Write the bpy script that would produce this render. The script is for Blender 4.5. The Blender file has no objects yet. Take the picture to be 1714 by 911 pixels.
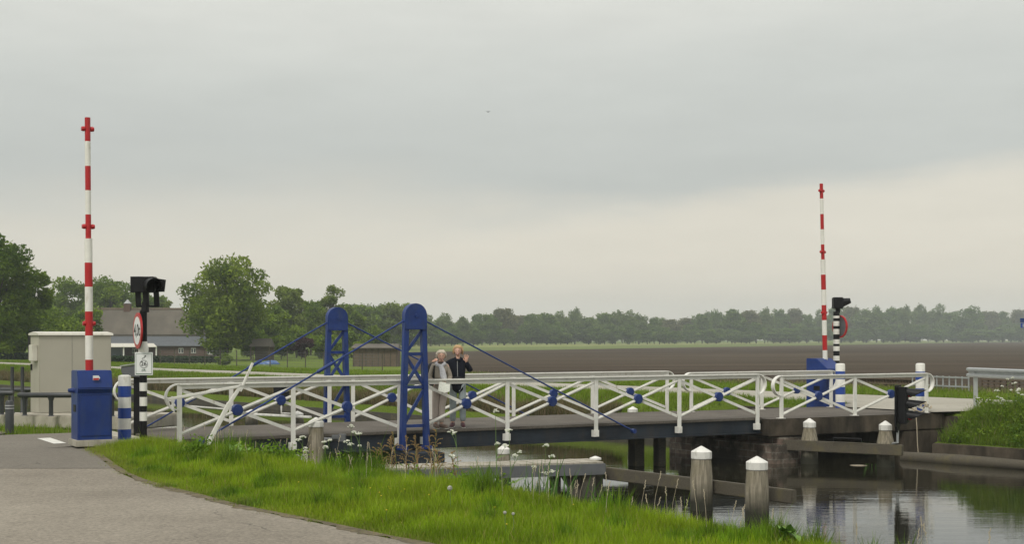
import bpy, bmesh, math, random
import numpy as np
from mathutils import Vector, Matrix
R = math.radians
S = bpy.context.scene
COL = S.collection

# ------------------------------------------------------------------ camera
F, HY, CX, CH = 2333.0, 567.0, 857.0, 1.80
cam = bpy.data.cameras.new('camera'); co = bpy.data.objects.new('camera', cam); COL.objects.link(co)
co.location = (0, 0, CH); co.rotation_euler = (R(90), 0, 0)
cam.sensor_width = 36; cam.lens = 36 * F / 1714; cam.shift_y = (HY - 455.5) / 1714
cam.clip_start = .1; cam.clip_end = 9000
S.camera = co

# ------------------------------------------------------------------ light and sky (overcast)
SUN_EL, SUN_AZ = R(52), R(205)        # azimuth measured clockwise from +Y
world = bpy.data.worlds.new('World'); S.world = world; world.use_nodes = True
def N(nt, t, **k):
    n = nt.nodes.new(t)
    for a, b in k.items(): setattr(n, a, b)
    return n
def mathn(nt, op, a, b=None, c=None, clamp=False):
    n = N(nt, 'ShaderNodeMath', operation=op, use_clamp=clamp)
    for i, v in enumerate((a, b, c)):
        if v is None: continue
        if isinstance(v, (int, float)): n.inputs[i].default_value = v
        else: nt.links.new(v, n.inputs[i])
    return n.outputs[0]
def ramp(nt, fac, stops, interp='LINEAR'):
    n = N(nt, 'ShaderNodeValToRGB'); cr = n.color_ramp; cr.interpolation = interp
    while len(cr.elements) < len(stops): cr.elements.new(.5)
    for e, (p, c) in zip(cr.elements, stops):
        e.position = p; e.color = (*c, 1) if len(c) == 3 else c
    nt.links.new(fac, n.inputs[0]); return n.outputs[0]
def mixc(nt, fac, a, b, mode='MIX'):
    n = N(nt, 'ShaderNodeMix', data_type='RGBA', blend_type=mode)
    for i, v in ((0, fac), (6, a), (7, b)):
        if isinstance(v, (int, float)): n.inputs[i].default_value = v
        elif isinstance(v, tuple): n.inputs[i].default_value = (*v[:3], 1)
        else: nt.links.new(v, n.inputs[i])
    return n.outputs[2]
def noise(nt, vec, scale, detail=4, rough=.55, dim='3D'):
    n = N(nt, 'ShaderNodeTexNoise', noise_dimensions=dim)
    n.inputs['Scale'].default_value = scale; n.inputs['Detail'].default_value = detail
    n.inputs['Roughness'].default_value = rough
    if vec is not None: nt.links.new(vec, n.inputs['Vector'])
    return n.outputs['Fac']
def mapping(nt, vec, scale=(1,1,1), rot=(0,0,0), loc=(0,0,0)):
    n = N(nt, 'ShaderNodeMapping'); n.inputs['Scale'].default_value = scale
    n.inputs['Rotation'].default_value = rot; n.inputs['Location'].default_value = loc
    nt.links.new(vec, n.inputs['Vector']); return n.outputs[0]

nt = world.node_tree; nt.nodes.clear()
out = N(nt, 'ShaderNodeOutputWorld'); bg = N(nt, 'ShaderNodeBackground'); bg.inputs['Strength'].default_value = .1
sky = N(nt, 'ShaderNodeTexSky', sky_type='NISHITA'); sky.sun_disc = False
sky.sun_elevation = SUN_EL; sky.sun_rotation = SUN_AZ
tc = N(nt, 'ShaderNodeTexCoord'); sp = N(nt, 'ShaderNodeSeparateXYZ'); nt.links.new(tc.outputs['Generated'], sp.inputs[0])
dx, dy, dz = sp.outputs
d = tc.outputs['Generated']
n1 = noise(nt, mapping(nt, d, (2.2, 2.2, 9)), 2.0, 6, .55)
n2 = noise(nt, mapping(nt, d, (5, 5, 22), loc=(3, 1, 0)), 2.2, 7, .6)
n3 = noise(nt, mapping(nt, d, (1.2, 1.2, 4), loc=(7, 2, 1)), 1.6, 5, .5)
# height of the cloud deck's lower edge, a little lower to the west
el = mathn(nt, 'ADD', dz, mathn(nt, 'MULTIPLY', mathn(nt, 'SUBTRACT', n1, .5), .085))
el = mathn(nt, 'ADD', el, mathn(nt, 'MULTIPLY', mathn(nt, 'SUBTRACT', n2, .5), .035))
el = mathn(nt, 'SUBTRACT', el, mathn(nt, 'MULTIPLY', dx, .065))
base = ramp(nt, dz, [(0, (.64, .59, .49)), (.05, (.615, .565, .47)), (.12, (.555, .525, .45)), (.17, (.49, .48, .43)), (.3, (.55, .54, .50)), (1, (.74, .73, .71))])
deck = ramp(nt, mathn(nt, 'ADD', dz, mathn(nt, 'MULTIPLY', mathn(nt, 'SUBTRACT', n3, .5), .12)),
            [(.04, (.47, .46, .41)), (.11, (.395, .408, .385)), (.17, (.45, .462, .432)), (.26, (.56, .56, .515)), (.6, (.62, .62, .59)), (1, (.74, .73, .71))])
edge = N(nt, 'ShaderNodeMapRange', interpolation_type='SMOOTHSTEP')
wx = N(nt, 'ShaderNodeMapRange', interpolation_type='SMOOTHSTEP'); nt.links.new(dx, wx.inputs[0])
wx.inputs[1].default_value = -.22; wx.inputs[2].default_value = .12; wx.inputs[3].default_value = .045; wx.inputs[4].default_value = .079
wx2 = N(nt, 'ShaderNodeMapRange', interpolation_type='SMOOTHSTEP'); nt.links.new(dx, wx2.inputs[0])
wx2.inputs[1].default_value = -.22; wx2.inputs[2].default_value = .12; wx2.inputs[3].default_value = .150; wx2.inputs[4].default_value = .118
nt.links.new(wx.outputs[0], edge.inputs[1]); nt.links.new(wx2.outputs[0], edge.inputs[2])
nt.links.new(el, edge.inputs[0])
cl = mixc(nt, edge.outputs[0], base, deck)
tex = mathn(nt, 'MULTIPLY_ADD', n2, .16, .92)
cl = mixc(nt, 1.0, cl, N(nt, 'ShaderNodeCombineColor').outputs[0], 'MULTIPLY') if False else cl
vm = N(nt, 'ShaderNodeVectorMath', operation='SCALE'); nt.links.new(cl, vm.inputs[0]); nt.links.new(mathn(nt, 'MULTIPLY', tex, 10.0), vm.inputs['Scale'])
fin = mixc(nt, .96, sky.outputs[0], vm.outputs[0])
nt.links.new(fin, bg.inputs[0]); nt.links.new(bg.outputs[0], out.inputs[0])

sl = bpy.data.lights.new('sun', 'SUN'); sl.energy = 1.4; sl.angle = R(14); sl.color = (1, .96, .9)
so = bpy.data.objects.new('sun', sl); COL.objects.link(so)
sdir = Vector((math.sin(SUN_AZ) * math.cos(SUN_EL), math.cos(SUN_AZ) * math.cos(SUN_EL), math.sin(SUN_EL)))
so.rotation_euler = sdir.to_track_quat('Z', 'Y').to_euler()
S.view_settings.view_transform = 'Standard'; S.view_settings.look = 'None'
S.view_settings.exposure = 0.50; S.view_settings.gamma = 1
S.render.resolution_x = 1024; S.render.resolution_y = 545
S.cycles.max_bounces = 8; S.cycles.volume_bounces = 0; S.cycles.transparent_max_bounces = 8

# ------------------------------------------------------------------ materials
MATS = {}
def newmat(name):
    m = bpy.data.materials.new(name); m.use_nodes = True; nt = m.node_tree
    b = nt.nodes['Principled BSDF']; MATS[name] = m
    return m, nt, b
def bump(nt, b, h, strength=.3, dist=.02):
    n = N(nt, 'ShaderNodeBump'); n.inputs['Strength'].default_value = strength; n.inputs['Distance'].default_value = dist
    nt.links.new(h, n.inputs['Height']); nt.links.new(n.outputs[0], b.inputs['Normal'])
def mat(name, c, rough=.5, var=.12, scale=6, metal=0, dirt=None, dscale=3, dthr=(.55, .75), bmp=0, obj=True, spec=.5):
    m, nt, b = newmat(name)
    t = N(nt, 'ShaderNodeTexCoord'); v = t.outputs['Object']
    f = noise(nt, v, scale, 5, .6)
    lo = tuple(x * (1 - var) for x in c); hi = tuple(min(1, x * (1 + var)) for x in c)
    col = ramp(nt, f, [(.3, lo), (.7, hi)])
    if dirt:
        g = noise(nt, mapping(nt, v, (1, 1, .35)), dscale, 6, .65)
        k = ramp(nt, g, [(dthr[0], (0, 0, 0)), (dthr[1], (1, 1, 1))])
        col = mixc(nt, k, col, dirt)
    nt.links.new(col, b.inputs['Base Color'])
    rr = mathn(nt, 'MULTIPLY_ADD', f, .2, rough - .1); nt.links.new(rr, b.inputs['Roughness'])
    b.inputs['Metallic'].default_value = metal; b.inputs['Specular IOR Level'].default_value = spec
    if bmp: bump(nt, b, noise(nt, v, scale * 8, 4), bmp, .01)
    return m
M_white = mat('white_paint', (.74, .73, .67), .40, .07, 5, dirt=(.38, .34, .24), dscale=9, dthr=(.58, .80), bmp=.05)
M_whitew = mat('weathered_white', (.68, .67, .62), .55, .1, 7, dirt=(.25, .24, .17), dscale=11, dthr=(.56, .8), bmp=.2)
M_blue = mat('blue_paint', (.014, .038, .165), .42, .22, 5, dirt=(.04, .06, .12), dscale=7, dthr=(.52, .8), spec=.35, bmp=.08)
M_bluec = mat('blue_cabinet_paint', (.013, .036, .165), .42, .2, 3, dirt=(.035, .055, .12), dscale=3.5, dthr=(.5, .78), spec=.3, bmp=.05)
M_bluebrt = mat('bright_blue_band', (.018, .06, .30), .4, .06)
M_red = mat('red_paint', (.42, .012, .015), .38, .08)
M_redlens = mat('red_lens', (.45, .008, .015), .25, .05)
M_black = mat('black_paint', (.007, .007, .008), .5, .3, spec=.25)
M_steel = mat('dark_steel_girder', (.020, .027, .036), .6, .35, 1.6, spec=.3, dirt=(.045, .036, .028), dscale=1.6, dthr=(.5, .8))
M_galv = mat('galvanised_steel', (.42, .44, .44), .45, .1, 8, metal=.5)
M_box = mat('beige_grey_cabinet', (.40, .38, .31), .5, .04, 1.5, dirt=(.30, .28, .22), dscale=2, dthr=(.55, .85))
M_boxlid = mat('pale_lid', (.60, .58, .50), .5, .05, 3, dirt=(.4, .38, .3), dscale=5)
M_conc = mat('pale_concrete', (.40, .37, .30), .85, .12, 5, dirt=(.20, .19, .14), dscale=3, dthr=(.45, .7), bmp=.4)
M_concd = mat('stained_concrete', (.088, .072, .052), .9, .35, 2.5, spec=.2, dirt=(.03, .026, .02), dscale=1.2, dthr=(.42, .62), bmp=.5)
M_hedge = None
M_grey = mat('grey_coated_metal', (.11, .115, .12), .5, .1)
M_greyl = mat('light_grey_metal', (.34, .35, .35), .5, .1)
M_skin = mat('skin', (.62, .37, .27), .5, .06, 20)
M_tan = mat('taupe_jacket', (.27, .235, .19), .8, .12, 12)
M_navy = mat('navy_jacket', (.009, .011, .018), .85, .25, 12, spec=.15)
M_pinkt = mat('pale_trousers', (.48, .41, .36), .85, .08, 10)
M_jeans = mat('light_jeans', (.33, .38, .39), .85, .2, 9)
M_shoe = mat('maroon_shoes', (.10, .04, .05), .7, .2, 20)
M_shoe2 = mat('brown_shoes', (.13, .09, .07), .7, .2, 20)
M_sole = mat('shoe_sole', (.5, .48, .44), .7)
M_scarf = mat('pale_scarf', (.50, .50, .52), .9, .15, 30)
M_hairb = mat('blonde_hair', (.42, .27, .13), .6, .25, 40)
M_hairg = mat('grey_blond_hair', (.52, .46, .36), .6, .25, 40)
M_paper = mat('paper', (.68, .70, .62), .7, .15, 30)
M_brickh = mat('house_brick', (.10, .06, .045), .9, .2, 3)
M_tile = mat('grey_roof_tile', (.11, .12, .13), .7, .15, 3)
M_glass = mat('dark_window_glass', (.03, .04, .05), .1, .1)
M_brownw = mat('brown_wood', (.12, .09, .06), .85, .25, 6)
M_bark = mat('bark', (.07, .06, .045), .95, .3, 6, bmp=.5)
M_carb = mat('blue_car_paint', (.05, .12, .30), .3, .05)
M_signw = mat('sign_white', (.72, .74, .72), .35, .02)
M_signg = mat('sign_green', (.03, .12, .06), .4, .03)
M_rope = mat('rope', (.42, .36, .26), .9, .2, 30)
M_petal = mat('white_petals', (.72, .73, .62), .8, .1, 40)
M_yellow = mat('yellow_petals', (.7, .5, .03), .8, .1, 40)
M_fluff = mat('dandelion_fluff', (.48, .48, .42), .95, .1, 60)
M_stem = mat('green_stem', (.11, .19, .04), .8, .2, 12)
M_sorrel = mat('sorrel_seeds', (.25, .165, .065), .9, .35, 20)
M_thatch = mat('thatch', (.122, .108, .085), .95, .2, .8, dirt=(.085, .075, .058), dscale=.5, dthr=(.4, .7), bmp=.5)

def wood(name, c, c2, algae=True, zlow=-1.06):
    m, nt, b = newmat(name)
    t = N(nt, 'ShaderNodeTexCoord'); g = N(nt, 'ShaderNodeNewGeometry')
    f = noise(nt, mapping(nt, t.outputs['Object'], (1, 1, .06) if 'pile' in name else (.5, 6, 6)), 26, 6, .65)
    f2 = noise(nt, t.outputs['Object'], 3, 5, .6)
    col = mixc(nt, ramp(nt, f, [(.35, (0, 0, 0)), (.65, (1, 1, 1))]), c2, c)
    col = mixc(nt, ramp(nt, f2, [(.5, (0, 0, 0)), (.7, (.6, .6, .6))]), col, (.14, .12, .05))
    if algae:
        s = N(nt, 'ShaderNodeSeparateXYZ'); nt.links.new(g.outputs['Position'], s.inputs[0])
        zz = mathn(nt, 'ADD', s.outputs[2], mathn(nt, 'MULTIPLY', f2, .35))
        k = N(nt, 'ShaderNodeMapRange'); k.inputs[1].default_value = zlow + .62; k.inputs[2].default_value = zlow + .30
        nt.links.new(zz, k.inputs[0]); col = mixc(nt, k.outputs[0], col, (.022, .022, .012))
    nt.links.new(col, b.inputs['Base Color']); b.inputs['Roughness'].default_value = .85
    bump(nt, b, f, .6, .02); return m
M_pile = wood('pile_timber', (.34, .30, .225), (.13, .115, .08))
M_beam = wood('beam_timber', (.13, .112, .08), (.04, .035, .024), False)
M_plank = wood('plank_timber', (.50, .46, .38), (.27, .245, .195), False)
M_beamd = wood('dark_beam_timber', (.09, .08, .06), (.03, .03, .022), False)

def foliage(name, rough=.6, trans=.35, spec=.25):
    m, nt, b = newmat(name)
    a = N(nt, 'ShaderNodeAttribute', attribute_name='Col')
    nt.links.new(a.outputs['Color'], b.inputs['Base Color']); b.inputs['Roughness'].default_value = rough
    b.inputs['Specular IOR Level'].default_value = spec
    tr = N(nt, 'ShaderNodeBsdfTranslucent'); nt.links.new(a.outputs['Color'], tr.inputs[0])
    mx = N(nt, 'ShaderNodeMixShader'); mx.inputs[0].default_value = trans
    nt.links.new(b.outputs[0], mx.inputs[1]); nt.links.new(tr.outputs[0], mx.inputs[2])
    nt.links.new(mx.outputs[0], nt.nodes['Material Output'].inputs[0]); return m
M_leaf = foliage('leaf', trans=.45); M_blade = foliage('grass_blade', .55, .3, .2)

# asphalt
def asphalt(name, c1, c2, agg=.35, big=.25):
    m, nt, b = newmat(name); g = N(nt, 'ShaderNodeNewGeometry'); v = g.outputs['Position']
    f = noise(nt, v, big, 6, .6); s = noise(nt, v, 30, 3, .7); p = noise(nt, v, 2.2, 6, .7)
    col = mixc(nt, ramp(nt, f, [(.35, (0, 0, 0)), (.65, (1, 1, 1))]), c1, c2)
    col = mixc(nt, ramp(nt, p, [(.55, (0, 0, 0)), (.75, (.5, .5, .5))]), col, tuple(x * .72 for x in c1))
    sp_ = ramp(nt, s, [(.3, (1 - agg,) * 3), (.72, (1 + agg,) * 3)])
    col = mixc(nt, 1.0, col, sp_, 'MULTIPLY')
    # hairline cracks
    vo = N(nt, 'ShaderNodeTexVoronoi', feature='DISTANCE_TO_EDGE'); vo.inputs['Scale'].default_value = .35
    wv = N(nt, 'ShaderNodeVectorMath', operation='ADD'); nn = N(nt, 'ShaderNodeTexNoise'); nn.inputs['Scale'].default_value = 1.3; nn.inputs['Detail'].default_value = 6
    nt.links.new(v, nn.inputs['Vector']); nt.links.new(v, wv.inputs[0]); nt.links.new(nn.outputs['Color'], wv.inputs[1]); nt.links.new(wv.outputs[0], vo.inputs['Vector'])
    ck = mathn(nt, 'LESS_THAN', vo.outputs['Distance'], .004)
    ck = mathn(nt, 'MULTIPLY', ck, ramp(nt, noise(nt, v, .6, 3), [(.5, (0,) * 3), (.6, (.55,) * 3)]))
    col = mixc(nt, ck, col, (.06, .055, .045))
    nt.links.new(col, b.inputs['Base Color']); b.inputs['Roughness'].default_value = .9; b.inputs['Specular IOR Level'].default_value = .25
    bump(nt, b, s, .5, .01); return m
M_road = asphalt('worn_asphalt', (.195, .172, .136), (.28, .250, .200))
M_roadd = asphalt('dark_asphalt', (.15, .135, .11), (.185, .168, .138), .25)
M_roadfar = asphalt('pale_road', (.32, .30, .245), (.38, .36, .30), .15)
M_deck = asphalt('deck_surface', (.10, .088, .073), (.135, .12, .10), .3, 1.0)

# ground (grass and soil)
m, nt_, b = newmat('ground_grass'); M_ground = m; nt = nt_
g = N(nt, 'ShaderNodeNewGeometry'); v = g.outputs['Position']
f1 = noise(nt, v, .06, 6, .6); f2 = noise(nt, v, 1.2, 6, .7); f3 = noise(nt, v, 18, 4, .7)
c = mixc(nt, ramp(nt, f1, [(.35, (0,) * 3), (.65, (1,) * 3)]), (.11, .165, .018), (.155, .21, .028))
c = mixc(nt, ramp(nt, f2, [(.5, (0,) * 3), (.8, (.8,) * 3)]), c, (.15, .15, .05))
c = mixc(nt, ramp(nt, f3, [(.3, (.6,) * 3), (.6, (0,) * 3)]), c, (.05, .085, .014))
nt.links.new(c, b.inputs['Base Color']); b.inputs['Roughness'].default_value = .95; b.inputs['Specular IOR Level'].default_value = .1
bump(nt, b, f3, .8, .05)
# ploughed field
m, nt, b = newmat('ploughed_soil'); M_field = m
g = N(nt, 'ShaderNodeNewGeometry'); v = g.outputs['Position']
rot = mapping(nt, v, (1, 1, 1), (0, 0, R(-18)))
st = noise(nt, mapping(nt, rot, (.02, .55, 1)), 1.0, 6, .7)
f1 = noise(nt, mapping(nt, rot, (.010, .06, 1)), 1, 7, .7); f2 = noise(nt, v, 2.2, 8, .8)
c = mixc(nt, ramp(nt, f1, [(.35, (0,) * 3), (.65, (1,) * 3)]), (.050, .038, .026), (.112, .089, .062))
c = mixc(nt, ramp(nt, st, [(.36, (.85,) * 3), (.60, (0,) * 3)]), c, (.048, .036, .026))
c = mixc(nt, ramp(nt, f2, [(.58, (0,) * 3), (.72, (.75,) * 3)]), c, (.24, .195, .135))
c = mixc(nt, ramp(nt, f2, [(.3, (.6,) * 3), (.45, (0,) * 3)]), c, (.04, .03, .024))
nt.links.new(c, b.inputs['Base Color']); b.inputs['Roughness'].default_value = 1; b.inputs['Specular IOR Level'].default_value = .05
bump(nt, b, f2, 1.0, .12)
M_crop = mat('young_crop', (.20, .225, .05), .95, .15, .03)
M_meadow = mat('dull_meadow', (.10, .135, .014), .95, .25, .02)
# water
m, nt, b = newmat('canal_water'); M_water = m
g = N(nt, 'ShaderNodeNewGeometry'); v = g.outputs['Position']
w1 = noise(nt, mapping(nt, v, (.55, 2.6, 1), (0, 0, R(6))), 1.6, 4, .6)
w2 = noise(nt, mapping(nt, v, (.9, 3.2, 1), (0, 0, R(-12))), 4.0, 3, .5)
amp = ramp(nt, noise(nt, mapping(nt, v, (.25, .8, 1)), .5, 3), [(.38, (.12,) * 3), (.62, (1,) * 3)])
hh = mathn(nt, 'MULTIPLY', mathn(nt, 'ADD', w1, mathn(nt, 'MULTIPLY', w2, .35)), amp)
bump(nt, b, hh, .10, .03)
b.inputs['Base Color'].default_value = (.018, .017, .010, 1); b.inputs['Roughness'].default_value = .02; b.inputs['IOR'].default_value = 1.65
# old brick pier
m, nt, b = newmat('old_brick'); M_brick = m
t = N(nt, 'ShaderNodeTexCoord'); v = t.outputs['Object']
br = N(nt, 'ShaderNodeTexBrick'); br.inputs['Scale'].default_value = 1.0
br.inputs['Brick Width'].default_value = .42; br.inputs['Row Height'].default_value = .16; br.inputs['Mortar Size'].default_value = .012
br.inputs['Color1'].default_value = (.16, .11, .085, 1); br.inputs['Color2'].default_value = (.24, .19, .15, 1); br.inputs['Mortar'].default_value = (.30, .28, .23, 1)
sx = N(nt, 'ShaderNodeSeparateXYZ'); nt.links.new(v, sx.inputs[0]); cb = N(nt, 'ShaderNodeCombineXYZ')
nt.links.new(mathn(nt, 'ADD', sx.outputs[0], sx.outputs[1]), cb.inputs[0]); nt.links.new(sx.outputs[2], cb.inputs[1]); nt.links.new(cb.outputs[0], br.inputs['Vector'])
ff = noise(nt, v, 1.7, 6, .65)
c = mixc(nt, ramp(nt, ff, [(.40, (0,) * 3), (.56, (.93,) * 3)]), br.outputs[0], (.045, .038, .028))
nt.links.new(c, b.inputs['Base Color']); b.inputs['Roughness'].default_value = .9; bump(nt, b, ff, .6, .03)

# ------------------------------------------------------------------ helpers
def tag(o, label=None, cat=None, group=None, kind=None):
    if label: o['label'] = label
    if cat: o['category'] = cat
    if group: o['group'] = group
    if kind: o['kind'] = kind
    return o
def empty(name, loc=(0, 0, 0), rz=0, label=None, cat=None, group=None):
    o = bpy.data.objects.new(name, None); COL.objects.link(o); o.location = loc; o.rotation_euler = (0, 0, rz)
    o.empty_display_size = .1
    return tag(o, label, cat, group)
class MB:
    def __init__(s): s.v = []; s.f = []
    def add(s, vs, fs):
        n = len(s.v); s.v += [tuple(x) for x in vs]; s.f += [tuple(i + n for i in f) for f in fs]; return s
    def box(s, x0, x1, y0, y1, z0, z1):
        return s.add([(x0,y0,z0),(x1,y0,z0),(x1,y1,z0),(x0,y1,z0),(x0,y0,z1),(x1,y0,z1),(x1,y1,z1),(x0,y1,z1)],
                     [(0,3,2,1),(4,5,6,7),(0,1,5,4),(1,2,6,5),(2,3,7,6),(3,0,4,7)])
    def bar(s, a, b, w, h, up=(0, 0, 1)):
        a = Vector(a); b = Vector(b); d = (b - a).normalized(); u = Vector(up)
        if abs(d.dot(u)) > .99: u = Vector((0, 1, 0))
        r = d.cross(u).normalized() * w / 2; q = r.cross(d).normalized() * h / 2
        vs = [a - r - q, a + r - q, a + r + q, a - r + q, b - r - q, b + r - q, b + r + q, b - r + q]
        return s.add(vs, [(0,1,2,3),(7,6,5,4),(0,4,5,1),(1,5,6,2),(2,6,7,3),(3,7,4,0)])
    def tube(s, pts, rs, n=10, cap=True):
        pts = [Vector(p) for p in pts]
        if isinstance(rs, (int, float)): rs = [rs] * len(pts)
        m0 = len(s.v); ref = None
        for i, p in enumerate(pts):
            d = (pts[min(i + 1, len(pts) - 1)] - pts[max(i - 1, 0)]).normalized()
            if ref is None: ref = Vector((0, 0, 1)) if abs(d.z) < .9 else Vector((1, 0, 0))
            a = d.cross(ref).normalized(); c = d.cross(a).normalized(); ref = a.cross(d) if False else ref
            for k in range(n):
                t = 2 * math.pi * k / n; q = p + (a * math.cos(t) + c * math.sin(t)) * rs[i]; s.v.append(tuple(q))
        for i in range(len(pts) - 1):
            for k in range(n):
                a0 = m0 + i * n + k; a1 = m0 + i * n + (k + 1) % n
                s.f.append((a0, a0 + n, a1 + n, a1))
        if cap:
            s.f.append(tuple(m0 + k for k in range(n))); e = m0 + (len(pts) - 1) * n; s.f.append(tuple(e + k for k in reversed(range(n))))
        return s
    def lathe(s, prof, c=(0, 0, 0), n=20, sq=False):
        m0 = len(s.v)
        for r, z in prof:
            for k in range(n):
                t = 2 * math.pi * k / n; s.v.append((c[0] + r * math.cos(t), c[1] + r * math.sin(t), c[2] + z))
        for i in range(len(prof) - 1):
            for k in range(n):
                a0 = m0 + i * n + k; a1 = m0 + i * n + (k + 1) % n
                s.f.append((a0, a1, a1 + n, a0 + n))
        s.f.append(tuple(m0 + k for k in reversed(range(n)))); e = m0 + (len(prof) - 1) * n; s.f.append(tuple(e + k for k in range(n)))
        return s
    def prism(s, poly, a, b, axis='y'):
        n = len(poly); m0 = len(s.v)
        for q in (a, b):
            for (x, z) in poly:
                s.v.append((x, q, z) if axis == 'y' else ((q, x, z) if axis == 'x' else (x, z, q)))
        s.f.append(tuple(m0 + i for i in range(n))); s.f.append(tuple(m0 + n + i for i in reversed(range(n))))
        for i in range(n):
            j = (i + 1) % n; s.f.append((m0 + i, m0 + n + i, m0 + n + j, m0 + j))
        return s
    def ell(s, c, r, nu=12, nv=8):
        m0 = len(s.v)
        for i in range(nv + 1):
            ph = math.pi * i / nv
            for k in range(nu):
                t = 2 * math.pi * k / nu
                s.v.append((c[0] + r[0] * math.sin(ph) * math.cos(t), c[1] + r[1] * math.sin(ph) * math.sin(t), c[2] + r[2] * math.cos(ph)))
        for i in range(nv):
            for k in range(nu):
                a0 = m0 + i * nu + k; a1 = m0 + i * nu + (k + 1) % nu
                s.f.append((a0, a0 + nu, a1 + nu, a1))
        return s
    def build(s, name, m, parent=None, smooth=False, bevel=0, loc=None, rz=None):
        me = bpy.data.meshes.new(name); me.from_pydata(s.v, [], s.f); me.validate()
        bm = bmesh.new(); bm.from_mesh(me); bmesh.ops.recalc_face_normals(bm, faces=bm.faces)
        if bevel:
            es = [e for e in bm.edges if e.is_manifold and e.calc_face_angle(0) > .6]
            bmesh.ops.bevel(bm, geom=es, offset=bevel, segments=2, affect='EDGES', clamp_overlap=True)
        if smooth:
            for f in bm.faces: f.smooth = True
            for e in bm.edges:
                if e.is_manifold and e.calc_face_angle(0) > .7: e.smooth = False
        bm.to_mesh(me); bm.free(); me.materials.append(m)
        o = bpy.data.objects.new(name, me); COL.objects.link(o)
        if parent: o.parent = parent
        if loc: o.location = loc
        if rz is not None: o.rotation_euler = (0, 0, rz)
        return o
def copy_tree(o, parent=None):
    c = o.copy(); COL.objects.link(c)
    if parent: c.parent = parent
    for ch in list(o.children): copy_tree(ch, c)
    return c
def place(o, loc, rz=None, label=None, sc=None):
    o.location = loc
    if rz is not None: o.rotation_euler[2] = rz
    if label: o['label'] = label
    if sc: o.scale = (sc, sc, sc) if not isinstance(sc, tuple) else sc
    return o
def text(body, size, m, parent, name, loc, rot, depth=.002, align='CENTER'):
    cu = bpy.data.curves.new(name, 'FONT'); cu.body = body; cu.size = size; cu.extrude = depth
    cu.align_x = align; cu.align_y = 'CENTER'; t = bpy.data.objects.new('tmp', cu); COL.objects.link(t)
    bpy.context.view_layer.update()
    cu.offset = size * .012
    bpy.context.view_layer.update()
    me = bpy.data.meshes.new_from_object(t.evaluated_get(bpy.context.evaluated_depsgraph_get())); me.name = name
    bpy.data.objects.remove(t); bpy.data.curves.remove(cu)
    me.materials.clear(); me.materials.append(m)
    o = bpy.data.objects.new(name, me); COL.objects.link(o); o.parent = parent; o.location = loc; o.rotation_euler = rot
    return o
def arr_mesh(name, V, polys_n, m, colors=None, parent=None, smooth=False):
    """V (n,3); polys_n: list of (index array (k,nv))"""
    me = bpy.data.meshes.new(name); me.vertices.add(len(V)); me.vertices.foreach_set('co', np.asarray(V, np.float32).ravel())
    idx = np.concatenate([a.ravel() for a in polys_n]).astype(np.int32)
    tot = np.concatenate([np.full(len(a), a.shape[1]) for a in polys_n]).astype(np.int32)
    st = np.concatenate([[0], np.cumsum(tot)[:-1]]).astype(np.int32)
    me.loops.add(len(idx)); me.loops.foreach_set('vertex_index', idx)
    me.polygons.add(len(tot)); me.polygons.foreach_set('loop_start', st); me.polygons.foreach_set('loop_total', tot)
    me.update(calc_edges=True)
    if smooth: me.polygons.foreach_set('use_smooth', np.ones(len(tot), bool))
    if colors is not None:
        ca = me.color_attributes.new('Col', 'FLOAT_COLOR', 'POINT')
        C4 = np.ones((len(V), 4), np.float32); C4[:, :3] = colors; ca.data.foreach_set('color', C4.ravel())
    me.materials.append(m)
    o = bpy.data.objects.new(name, me); COL.objects.link(o)
    if parent: o.parent = parent
    return o
def blades(name, P, h, w, m=None, colors=None, lean=.35, rng=None, parent=None, curl=1.0, wind=(0, 0)):
    n = len(P); rng = rng or np.random.default_rng(1)
    h = np.broadcast_to(h, n)[:, None]; w = np.broadcast_to(w, n)[:, None]
    a = rng.uniform(0, 2 * np.pi, n); side = np.stack([np.cos(a), np.sin(a), np.zeros(n)], 1)
    b = rng.uniform(0, 2 * np.pi, n); ld = np.stack([np.cos(b), np.sin(b), np.zeros(n)], 1) * rng.uniform(.2, 1, n)[:, None] * lean
    ld[:, 0] += wind[0]; ld[:, 1] += wind[1]
    up = np.array([[0, 0, 1.]])
    p0 = P; p1 = P + up * h * .5 + ld * h * .28 * curl; p2 = P + up * h * (1 - .25 * np.linalg.norm(ld, axis=1, keepdims=True) ** 2) + ld * h
    V = np.stack([p0 - side * w / 2, p0 + side * w / 2, p1 + side * w * .42, p1 - side * w * .42, p2], 1).reshape(-1, 3)
    i = np.arange(n)[:, None] * 5
    C = np.repeat(colors, 5, 0) if colors is not None else None
    if C is not None:
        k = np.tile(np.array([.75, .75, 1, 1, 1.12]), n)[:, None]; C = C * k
    return arr_mesh(name, V, [i + np.array([[0, 1, 2, 3]]), i + np.array([[3, 2, 4]])], m or M_blade, C, parent)
def leaves(name, P, size, colors, parent=None, rng=None, up=.3):
    n = len(P); rng = rng or np.random.default_rng(2)
    a = rng.normal(size=(n, 3)); a /= np.linalg.norm(a, axis=1, keepdims=True)
    b = rng.normal(size=(n, 3)); b -= (b * a).sum(1, keepdims=True) * a; b /= np.linalg.norm(b, axis=1, keepdims=True)
    s = (np.broadcast_to(size, n) * rng.uniform(.6, 1.3, n))[:, None]
    V = np.stack([P - a * s, P + b * s * .5, P + a * s, P - b * s * .5], 1).reshape(-1, 3)
    i = np.arange(n)[:, None] * 4
    return arr_mesh(name, V, [i + np.array([[0, 1, 2, 3]])], M_leaf, np.repeat(colors, 4, 0), parent)

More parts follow.
